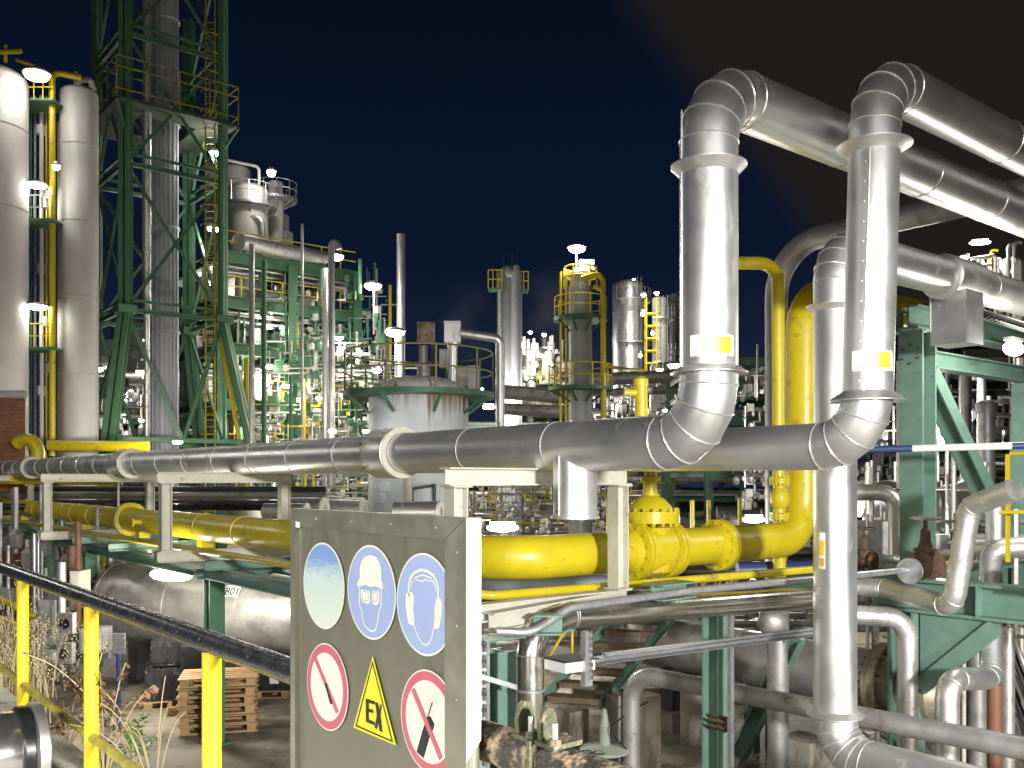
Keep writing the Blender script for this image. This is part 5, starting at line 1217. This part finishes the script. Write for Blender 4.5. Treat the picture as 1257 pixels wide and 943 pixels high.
# ------------------------------------------------------------------ green plant (open steel floors)
def rack(label, O, d1, bays, bl, d2, w2, levels, cs, mat, name='steel_rack', dk=None, brace=False, grp=None, rails=None):
    t = thing(name, label, 'steel frame', O, grp)
    for i in range(bays + 1):
        for j in (0, 1):
            p = O + d1 * (bl * i) + d2 * (w2 * j); build(MB().ibeam(V((p.x, p.y, 0)), V((p.x, p.y, levels[-1])), cs, cs, up=d2), 'column', mat, t)
    for z in levels:
        for j in (0, 1):
            build(MB().ibeam(O + d2 * (w2 * j) + UP * z - d1 * .2, O + d1 * (bl * bays + .2) + d2 * (w2 * j) + UP * z, cs * .8, cs * 1.1), 'beam', mat, t)
        for i in range(bays * 2 + 1):
            p = O + d1 * (bl * i / 2) + UP * (z - .02); build(MB().ibeam(p, p + d2 * w2, cs * .5, cs * .8), 'cross_beam', mat, t)
        if dk and z in dk:
            c = O + d1 * (bl * bays / 2) + d2 * (w2 / 2) + UP * (z + cs * .6)
            build(MB().box(c, (bl * bays, w2, .06), (d1, d2, UP)), 'deck', grate, t)
        if rails and z in rails:
            b = MB()
            for h in (.55, 1.1): b.bar(O + UP * (z + cs * .6 + h), O + d1 * bl * bays + UP * (z + cs * .6 + h), .05, .05)
            for i in range(int(bl * bays / 1.2) + 1): p = O + d1 * (1.2 * i) + UP * (z + cs * .6); b.bar(p, p + UP * 1.1, .05, .05, up=A)
            build(b, 'guard_rail', yellow_rail, t)
    return t
O = P(270, 0, 50); O.z = 0
GL = [8.0, 11.0, 13.5, 15.9]
rack('green steel plant with four open floors beside the lattice tower', O, B, 2, 4.1, -A, 8, GL, .55, green, 'steel_plant', [11.0, 13.5, 15.9], rails=[15.9, 13.5, 8.0])
rack('second green steel plant standing behind the one with four open floors', O - A * 9.5 + B * 1.5, B, 3, 3.6, -A, 6, [6.5, 9.5, 12.4, 15.0], .45, green, 'steel_plant', [9.5, 12.4], rails=[12.4, 9.5])

b = MB(); ph = P(320, 306, 51); b.sweep([P(296, 297, 50), P(398, 318, 54)], .42, 22); solo(b, 'top_exchanger', dull, 'long grey horizontal vessel on the top floor of the green plant', 'vessel', ph)
b = MB(); b.sweep([P(320, 366, 52), P(398, 374, 55)], .5, 22); solo(b, 'floor_exchanger', dull, 'long grey horizontal vessel on the second floor of the green plant', 'vessel', P(320, 366, 52))
R2 = random.Random(11)
mats = [silver, white_p, cream, silver_b, dull, steel]
# vessels and machines standing on the floors
k = 0
ordn = ['first', 'second', 'third', 'fourth', 'fifth', 'sixth', 'seventh', 'eighth', 'ninth', 'tenth', 'eleventh', 'twelfth', 'thirteenth', 'fourteenth', 'fifteenth', 'sixteenth', 'seventeenth', 'eighteenth', 'nineteenth', 'twentieth']
for lv_i, (z, nm) in enumerate(((8.3, 'lowest'), (11.35, 'second'), (13.85, 'third'))):
    for i in range(7):
        p = O + B * (.7 + i * 1.15 + R2.uniform(-.2, .2)) - A * R2.uniform(1.2, 6) + UP * z
        r_ = R2.uniform(.25, .62); hh = R2.uniform(1.1, 2.0); m = R2.choice(mats)
        t = thing('process_drum', 'small upright drum on the %s floor of the green plant, %s from the lattice tower' % (nm, ordn[i]), 'drum', p, 'drums on the floors of the green plant')
        build(MB().lathe(p, UP, [(r_ * .8, 0), (r_, .1), (r_, hh - .1), (r_ * .7, hh), (.1, hh + .05)], 16), 'shell', m, t)
        build(MB().cyl(p + V((r_ * .6, -r_ * .9, .3)), p + V((r_ * .6, -r_ * .9, hh + .5)), .06, 8), 'tube', R2.choice([steel, yellow, cream]), t)
    for i in range(4):
        p = O - A * R2.uniform(.4, 3) + UP * (z + 1.5 + i * .18)
        b = MB(); b.cyl(p, p + B * 8, R2.uniform(.06, .14), 8); solo(b, 'floor_pipe', R2.choice(mats), 'level pipe under a floor beam of the green plant, %s floor, %s from below' % (nm, ordn[i]), 'pipe', p, 'level pipes in the green plant')
for i in range(14):
    px = R2.uniform(285, 480); D = R2.uniform(46, 58); b = MB()
    y1 = R2.choice([330, 380, 420, 440, 460, 300 if px < 370 else 350]); b.cyl(P(px, 600, D), P(px, y1, D), R2.uniform(.06, .17), 8)
    solo(b, 'riser_pipe', R2.choice([dull, green, dull, steel, yellow]), 'thin upright pipe in front of the green plant, %s of fourteen' % ordn[i], 'pipe', P(px, 600, D), 'upright pipes by the green plant')
# pole mounted pipes with lamps in front of plant
for px, y0, D, r_, lb in ((407, 300, 45, .16, 'grey upright pipe with a hooked vent next to a lamp on the green plant'), (309, 300, 44, .13, 'grey lamp mast in front of the green plant, close to the tower'), (324, 320, 46, .13, 'green lamp mast in front of the green plant, second from tower'), (371, 275, 47, .07, 'very thin vent pipe above the top vessel of the green plant')):
    b = MB(); b.sweep([P(px, 600, D), P(px, y0, D)] + ([P(px + 6, y0 - 4, D), P(px + 9, y0 + 6, D)] if px == 407 else []), r_, 10, .2, 4); solo(b, 'vent_mast', green if px == 324 else dull, lb, 'mast', P(px, 600, D))
# ------------------------------------------------------------------ far pipe racks and their pipes
R3_ = random.Random(23)
def pipes_on(O, d1, L, d2, w2, z, n, grp, where, r0=.05, r1=.22, mt=None, jit=.0):
    for i in range(n):
        r_ = R3_.uniform(r0, r1); p = O + d2 * (w2 * (i + .5) / n) + UP * (z + r_ + .12)
        b = MB(); a = R3_.uniform(0, .12) * L; e_ = L - R3_.uniform(0, .12) * L
        if R3_.random() < .3: b.sweep([p + d1 * a, p + d1 * (e_ * .6), p + d1 * (e_ * .6) + UP * 1.0, p + d1 * e_ + UP * 1.0], r_, 8, .4, 3)
        else: b.cyl(p + d1 * a, p + d1 * e_, r_, 8)
        solo(b, 'rack_pipe', R3_.choice(mt or mats), 'pipe on %s, %s from the near side' % (where, ordn[i]), 'pipe', p, grp)
X = V((1, 0, 0)); Y = V((0, 1, 0))
# far rack across the middle
O = P(330, 0, 66); O.z = 0; L = P(1010, 0, 66).x - O.x
rack('long far pipe rack running behind the water tank and the grey tower', O, X, 7, L / 7, Y, 7, [2.6, 5.2, 7.6], .4, green, 'pipe_rack', None, rails=[5.2])
for z, nm, n in ((2.6, 'lowest', 8), (5.2, 'middle', 8), (7.6, 'top', 7)): pipes_on(O, X, L, Y, 6, z, n, 'pipes on the long far rack', 'the %s tier of the long far rack' % nm)
# two big grey overhead pipes right of the tank
for py0, py1, D, r_, lb in ((481, 488, 45, .34, 'thick grey overhead pipe between the grey tower and the platform column'), (502, 506, 44, .28, 'second thick grey overhead pipe below the first near the platform column'), (466, 455, 50, .34, 'thick grey pipe leading from the platform column towards the riser'), (482, 474, 52, .22, 'thinner dark pipe below it leading towards the riser')):
    a = 618 if py0 in (481, 502) else 725; b_ = 700 if py0 in (481, 502) else 990
    b = MB(); b.cyl(P(a, py0, D), P(b_, py1, D), r_, 16); solo(b, 'overhead_pipe', dull, lb, 'pipe', P(a, py0, D))
# left far rack behind the lattice tower
O = P(60, 0, 72); O.z = 0; L = P(300, 0, 72).x - O.x
rack('far pipe rack glimpsed between the legs of the lattice tower', O, X, 3, L / 3, Y, 6, [3.4, 6.0, 8.4, 10.6], .4, green, 'pipe_rack', None, rails=[8.4])
for z, nm, n in ((3.4, 'lowest', 6), (6.0, 'second', 6), (8.4, 'third', 6), (10.6, 'top', 5)): pipes_on(O, X, L, Y, 5.5, z, n, 'pipes on the rack behind the tower', 'the %s tier behind the lattice tower' % nm, .08, .36)
for i, (px, D, r_, pt, m) in enumerate(((129, 78, 1.1, 415, white_p), (158, 84, 1.5, 392, white_p), (235, 80, 1.2, 360, white_p), (248, 76, .8, 320, silver), (222, 82, .8, 408, silver))):
    wcol(px, D, r_, pt, ('pale squat vessel just beyond the white column, far behind', 'pale broad vessel seen through the column-side tower legs', 'pale broad vessel seen through the plant side of the tower', 'lit silver column behind the plant-side tower leg', 'silver vessel just beyond the ribbed flue')[i], 'far_vessel', m, None, 3, 'vessel')
# near dark rack behind the steel bridge
O = P(870, 0, 36); O.z = 0; L = 26
rack('dark tall pipe rack filling the view behind the risers', O, X, 5, L / 5, Y, 9, [2.2, 4.2, 6.2, 7.6, 8.5], .3, green, 'pipe_rack', [6.2])
for z, nm, n in ((2.2, 'lowest', 10), (4.2, 'second', 10), (6.2, 'third', 10), (7.6, 'fourth', 9)): pipes_on(O, X, L, Y, 8.5, z, n, 'pipes on the dark rack beyond the risers', 'the %s tier of the dark rack' % nm, .05, .2, [dull, dull, silver_b, steel, silver_b])
O = P(1075, 0, 27); O.z = 0; L = 14
rack('second dark rack close behind the pale green steel bridge', O, X, 3, L / 3, Y, 5, [3.0, 5.0, 7.2, 8.6], .28, dark, 'pipe_rack', [8.6])
for z, nm, n in ((3.0, 'lowest', 6), (5.0, 'second', 6), (7.2, 'third', 6)): pipes_on(O, X, L, Y, 4.5, z, n, 'pipes on the second dark rack', 'the %s tier of the second dark rack' % nm, .05, .2, [dark, dull, steel, silver_b])
for i in range(14):
    px = R3_.uniform(1090, 1300); D = R3_.uniform(17, 25); b = MB(); b.cyl(P(px, 650, D), P(px, R3_.uniform(430, 500), D), R3_.uniform(.04, .13), 8)
    solo(b, 'riser_pipe', R3_.choice([dull, dark, silver_b, brown, steel]), 'slim upright pipe behind the diagonal brace, %s of fourteen' % ordn[i], 'pipe', P(px, 650, D), 'upright pipes behind the diagonal brace')
for i, (px, y0, D, r_) in enumerate(((1205, 455, 22, .1), (1186, 452, 20, .11), (1211, 500, 19, .16), (1163, 445, 21, .05))):
    b = MB(); b.cyl(P(px, 640, D), P(px, y0, D), r_, 12); b.lathe(P(px, y0, D), UP, [(r_ * 1.3, -.12), (r_ * 1.3, .08), (r_ * .6, .14)], 12); solo(b, 'stand_pipe', dull, 'capped grey standpipe behind the diagonal brace, %s' % ('tallest', 'nearest the brace foot', 'shortest and thickest', 'thinnest')[i], 'pipe', P(px, 640, D))
# upper right fittings against the night
for i, (px, y0, y1, D, r_, m) in enumerate(((1222, 312, 345, 26, .05, silver), (1238, 300, 345, 26, .06, dull), (1229, 318, 350, 27, .09, silver_b), (1245, 296, 330, 25, .05, silver), (1206, 318, 345, 27, .06, cream), (1216, 306, 350, 28, .04, yellow_rail), (1251, 318, 370, 25, .12, dull))):
    b = MB(); b.sweep([P(px, y1 + 60, D), P(px, y0, D), P(px + (9 if i % 2 else -7), y0 + 2, D)], r_, 8, .1, 3); solo(b, 'vent_tube', m, 'small vent tube above the clad pipe end, %s from the bright strip lamp' % ('third', 'fifth', 'fourth', 'sixth', 'first', 'second', 'seventh')[i], 'pipe', P(px, y1 + 60, D), 'vent tubes at upper right')
t = thing('valve_deck', 'small railed valve deck behind the clad pipe and its shoe', 'platform', P(1225, 345, 27))
build(MB().box(P(1240, 350, 27), (2.4, 1.5, .1)), 'deck', grate, t)
b = MB()
for k in range(5): b.lathe(P(1204 + 10 * k, 342, 26.6), UP, [(.08, 0), (.14, .05), (.14, .15), (.05, .3), (.05, .55)], 10)
build(b, 'valve_cluster', silver_b, t, kind='stuff')
for h in (0, .25): build(MB().cyl(P(1192, 328 - h * 40, 26), P(1216, 325 - h * 40, 26), .05, 8), 'rail', steel, t)
# small fittings scattered on racks: too many to count one by one
def clutter(name, px0, px1, py0, py1, D0, D1, n, mat, seed, smin=.06, smax=.25, horiz=.5):
    R = random.Random(seed); b = MB()
    for i in range(n):
        c = P(R.uniform(px0, px1), R.uniform(py0, py1), R.uniform(D0, D1)); s_ = R.uniform(smin, smax); ty_ = R.random()
        if ty_ < .3: b.lathe(c, UP, [(s_ * .5, -s_), (s_ * .8, -s_ * .6), (s_ * .8, s_ * .5), (s_ * .3, s_)], 7)
        elif ty_ < .6: l_ = R.uniform(.4, 2.6); b.cyl(c, c + (X if R.random() < horiz else UP) * l_, s_ * .35, 6)
        elif ty_ < .8: b.box(c, (s_ * 1.6, s_ * 1.2, s_ * 1.8))
        else: b.sweep([c, c + X * s_ * 2, c + X * s_ * 2 + UP * s_ * 3], s_ * .3, 6)
    return struct(b, name, mat, kind='stuff')
clutter('valves_and_fittings', 285, 440, 420, 580, 51, 60, 420, silver_b, 1, .06, .3, .5)
clutter('valves_and_fittings', 285, 480, 420, 600, 50, 62, 420, cream, 2, .05, .22)
clutter('valves_and_fittings', 300, 470, 350, 560, 52, 66, 420, silver, 22, .05, .22)
clutter('green_fittings', 285, 480, 340, 600, 50, 62, 240, green, 23, .08, .3)
clutter('green_fittings', 285, 480, 400, 600, 50, 58, 120, green, 3, .1, .4)
clutter('valves_and_fittings', 100, 300, 430, 600, 62, 76, 380, silver, 4, .12, .5, .7)
clutter('valves_and_fittings', 340, 760, 560, 655, 40, 66, 1000, silver_b, 5, .06, .22, .7)
clutter('yellow_fittings', 570, 780, 590, 650, 35, 60, 150, yellow, 6, .04, .13, .5)
clutter('yellow_fittings', 280, 480, 470, 620, 45, 60, 110, yellow_rail, 7, .06, .22, .3)
clutter('dark_fittings', 900, 1300, 450, 680, 24, 40, 700, dull, 8, .05, .22, .8)
clutter('valves_and_fittings', 900, 1300, 480, 660, 22, 36, 420, steel, 9, .04, .14, .7)
clutter('valves_and_fittings', 635, 690, 425, 510, 100, 104, 160, whitepaint, 10, .2, .6, .3)
clutter('valves_and_fittings', 690, 870, 470, 545, 50, 70, 240, silver, 12, .1, .4, .6)
clutter('valves_and_fittings', 1040, 1260, 640, 690, 13.5, 17, 90, silver_b, 13, .05, .14, .6)
clutter('valves_and_fittings', 1060, 1260, 740, 930, 13.2, 16, 150, dull, 14, .05, .16, .3)
clutter('dark_fittings', 0, 150, 660, 860, 19, 24, 160, dull, 15, .06, .22, .4)
clutter('valves_and_fittings', 600, 1000, 700, 790, 15, 20, 120, dull, 16, .05, .2, .7)
# ------------------------------------------------------------------ lamps
LS = [
 (45, 93, 37.2, 36, 15, 900, 'big lamp at the top of the gap between the white columns'),
 (45, 228, 38.6, 28, 8, 500, 'lamp in the middle of the gap between the white columns'),
 (69, 205, 38.2, 11, 11, 150, 'small round lamp on the thick yellow upright pipe'),
 (45, 377, 38.6, 30, 9, 500, 'lowest lamp in the gap between the white columns'),
 (263, 188, 46, 13, 10, 900, 'bright lamp high on the plant-side leg of the lattice tower'),
 (333, 212, 56, 13, 13, 1500, 'highest lamp above the white vessels'),
 (259, 281, 47, 11, 10, 300, 'larger of two lamps halfway up the plant-side tower leg'),
 (268, 282, 47, 8, 8, 0, 'smaller of two lamps halfway up the plant-side tower leg'),
 (413, 316, 48, 21, 10, 1500, 'lamp on the top floor corner of the green plant'),
 (458, 352, 50, 25, 11, 1500, 'lamp beyond the green plant below its top floor'),
 (485, 409, 46, 29, 11, 1400, 'wide lamp in front of the tall thin chimney'),
 (248, 337, 55, 10, 9, 500, 'lamp behind the plant-side tower leg under the ring beam'),
 (262, 347, 56, 14, 12, 500, 'second lamp behind the plant-side tower leg under the ring beam'),
 (330, 401, 53, 15, 8, 1200, 'lamp under the second floor of the green plant'),
 (415, 414, 52, 17, 8, 1200, 'lamp beside the green column of the plant'),
 (329, 450, 52, 15, 9, 1000, 'lamp under the third floor of the green plant'),
 (317, 462, 53, 14, 12, 700, 'smaller lamp of a bright pair low in the green plant'),
 (325, 470, 52, 16, 10, 700, 'larger lamp of a bright pair low in the green plant'),
 (255, 441, 62, 8, 7, 300, 'small lamp low behind the plant-side tower leg'),
 (262, 447, 62, 8, 7, 0, 'second small lamp low behind the plant-side tower leg'),
 (180, 418, 62, 10, 8, 500, 'lamp between the column-side tower leg and the flue'),
 (122, 453, 64, 12, 9, 900, 'lamp behind the column-side tower legs'),
 (173, 457, 65, 14, 9, 900, 'lamp behind the tower just beside the flue'),
 (174, 516, 62, 9, 6, 400, 'low lamp behind the tower beside the flue'),
 (218, 543, 36, 15, 6, 7000, 'low lamp above the long silver pipe near the flue foot'),
 (462, 455, 45, 13, 9, 500, 'lamp beside the water tank railing'),
 (421, 485, 44, 10, 10, 500, 'round lamp beside the green walkway of the tank'),
 (449, 529, 25.0, 10, 6, 120, 'low lamp just above the silver pipe beside the tank'),
 (708, 306, 40, 26, 11, 1600, 'lamp on a pole at the top of the platform column'),
 (651, 408, 98, 6, 6, 1500, 'first lamp on the small bright plant'),
 (668, 411, 98, 6, 6, 1500, 'second lamp on the small bright plant'),
 (675, 427, 97, 5, 5, 800, 'third lamp on the small bright plant'),
 (640, 424, 98, 9, 8, 1500, 'wide lamp on the small bright plant, nearest the tower'),
 (657, 448, 97, 8, 7, 900, 'lamp lower down on the small bright plant'),
 (677, 447, 97, 5, 5, 0, 'small lamp at the foot of the small bright plant'),
 (778, 343, 92, 4, 4, 300, 'tiny lamp on top of the broad silver column'),
 (790, 362, 88, 7, 8, 2500, 'lamp between the broad silver column and the ladder tower'),
 (806, 360, 86, 7, 6, 2500, 'lamp on top of the ladder tower'),
 (789, 385, 88, 7, 8, 2500, 'second lamp between silver column and ladder tower'),
 (801, 409, 86, 5, 6, 1200, 'small lamp halfway down the ladder tower'),
 (786, 436, 88, 5, 8, 1500, 'lamp at the foot of the broad silver column'),
 (827, 449, 38, 18, 8, 500, 'wide lamp touching the edge of the tall silver riser by the gate valve'),
 (810, 454, 40, 11, 4, 0, 'narrow lamp below the ladder tower'),
 (816, 504, 36, 7, 5, 200, 'tiny lamp just above the lower elbow of the silver riser'),
 (300, 431, 52, 9, 7, 700, 'small lamp low in the green plant, close to the tower'),
 (346, 402, 53, 7, 7, 600, 'small lamp beside the lamp under the second floor of the plant'),
 (352, 474, 51, 12, 7, 800, 'lamp above the lowest floor of the green plant'),
 (441, 432, 50, 8, 7, 700, 'small lamp at the outer end of the third floor of the plant'),
 (391, 489, 50, 9, 6, 700, 'small lamp on the lowest floor of the green plant, under its middle column'),
 (408, 530, 44, 12, 6, 600, 'low lamp above the long silver pipe by the green plant'),
 (300, 520, 50, 8, 6, 600, 'low lamp by the foot of the plant-side tower leg'),
 (238, 465, 63, 7, 6, 2500, 'small lamp far behind between flue and plant-side tower leg'),
 (148, 482, 66, 8, 6, 2500, 'small lamp far behind between the two column-side tower legs'),
 (590, 478, 58, 9, 6, 2500, 'small lamp on the far rack beside the grey tower'),
 (742, 478, 60, 8, 7, 3000, 'small lamp on the far rack by the yellow stem tube'),
 (668, 480, 62, 14, 7, 3500, 'lamp on the far rack between grey tower and platform column'),
 (1184, 316, 26, 12, 8, 150, 'round lamp on top of the clad pipe with the shoe'),
 (1150, 502, 22, 16, 13, 4500, 'round lamp behind the diagonal brace'),
]
for px, py, D, w, h, wt_, lb in LS: lamp(px, py, D, w, h, wt_ * (.015 if px < 80 else .2), lb, pole=(2.5 if px in (708, 1150, 485, 458) else 0))
for px, py, D, w, h, wt_, lb, am in ((1203, 298, 27, 28, 6, 250, 'strip lamp above the clad pipe with the shoe', (X - Y * .3).normalized()), (617, 648, 18, 46, 11, 700, 'bright tube lamp behind the yellow pipe beside the sign', X), (925, 638, 22, 32, 9, 700, 'tube lamp beyond the small yellow valve', X), (600, 500, 60, 18, 6, 2500, 'tube lamp on the far rack beside the duct', X), (350, 560, 58, 20, 7, 2500, 'tube lamp low behind the green plant', X), (1244, 428, 11.8, 46, 20, 110, 'wide bright fitting under the top beam of the steel bridge', B)):
    lamp(px, py, D, w, h, wt_, lb, 'tube lamps', 'tube', aim=am)
# ------------------------------------------------------------------ faint steam among the far columns, plus an added glow mist
def steam(px0, px1, py0, py1, D, depth, dens, seed):
    a, b_ = P(px0, py1, D), P(px1, py0, D)
    c = V(((a.x + b_.x) / 2, D + depth / 2, (a.z + b_.z) / 2)); sz = (b_.x - a.x, depth, b_.z - a.z)
    m = bpy.data.materials.new('steam_vapour'); m.use_nodes = True; t = m.node_tree; L = t.links.new
    for nd in list(t.nodes): t.nodes.remove(nd)
    o_ = t.nodes.new('ShaderNodeOutputMaterial'); pv = t.nodes.new('ShaderNodeVolumePrincipled'); pv.inputs['Color'].default_value = (.92, .93, .96, 1)
    tc = t.nodes.new('ShaderNodeTexCoord'); n = t.nodes.new('ShaderNodeTexNoise'); n.noise_dimensions = '4D'; n.inputs['W'].default_value = seed; n.inputs['Scale'].default_value = .32; n.inputs['Detail'].default_value = 4
    L(tc.outputs['Object'], n.inputs['Vector'])
    dv = t.nodes.new('ShaderNodeVectorMath'); dv.operation = 'DIVIDE'; L(tc.outputs['Object'], dv.inputs[0]); dv.inputs[1].default_value = tuple(s / 2 for s in sz)
    ln = t.nodes.new('ShaderNodeVectorMath'); ln.operation = 'LENGTH'; L(dv.outputs[0], ln.inputs[0])
    fa = t.nodes.new('ShaderNodeMapRange'); fa.interpolation_type = 'SMOOTHSTEP'; L(ln.outputs['Value'], fa.inputs[0]); fa.inputs[1].default_value = 1.0; fa.inputs[2].default_value = .1; fa.inputs[3].default_value = 0; fa.inputs[4].default_value = 1
    nr_ = t.nodes.new('ShaderNodeMapRange'); L(n.outputs['Fac'], nr_.inputs[0]); nr_.inputs[1].default_value = .38; nr_.inputs[2].default_value = .7
    mu = t.nodes.new('ShaderNodeMath'); mu.operation = 'MULTIPLY'; L(fa.outputs[0], mu.inputs[0]); L(nr_.outputs[0], mu.inputs[1])
    m2 = t.nodes.new('ShaderNodeMath'); m2.operation = 'MULTIPLY'; L(mu.outputs[0], m2.inputs[0]); m2.inputs[1].default_value = dens
    L(m2.outputs[0], pv.inputs['Density']); L(pv.outputs[0], o_.inputs['Volume'])
    build(MB().ball(c, 1, 20, tuple(s / 2 for s in sz)), 'steam', m, org=c, kind='stuff')
steam(625, 735, 285, 470, 68, 8, .14, 1.3)
steam(525, 620, 325, 450, 70, 8, .11, 4.1)
steam(610, 850, 370, 520, 104, 10, .07, 7.7)  # mist added round the lit columns to give their lamps a glow
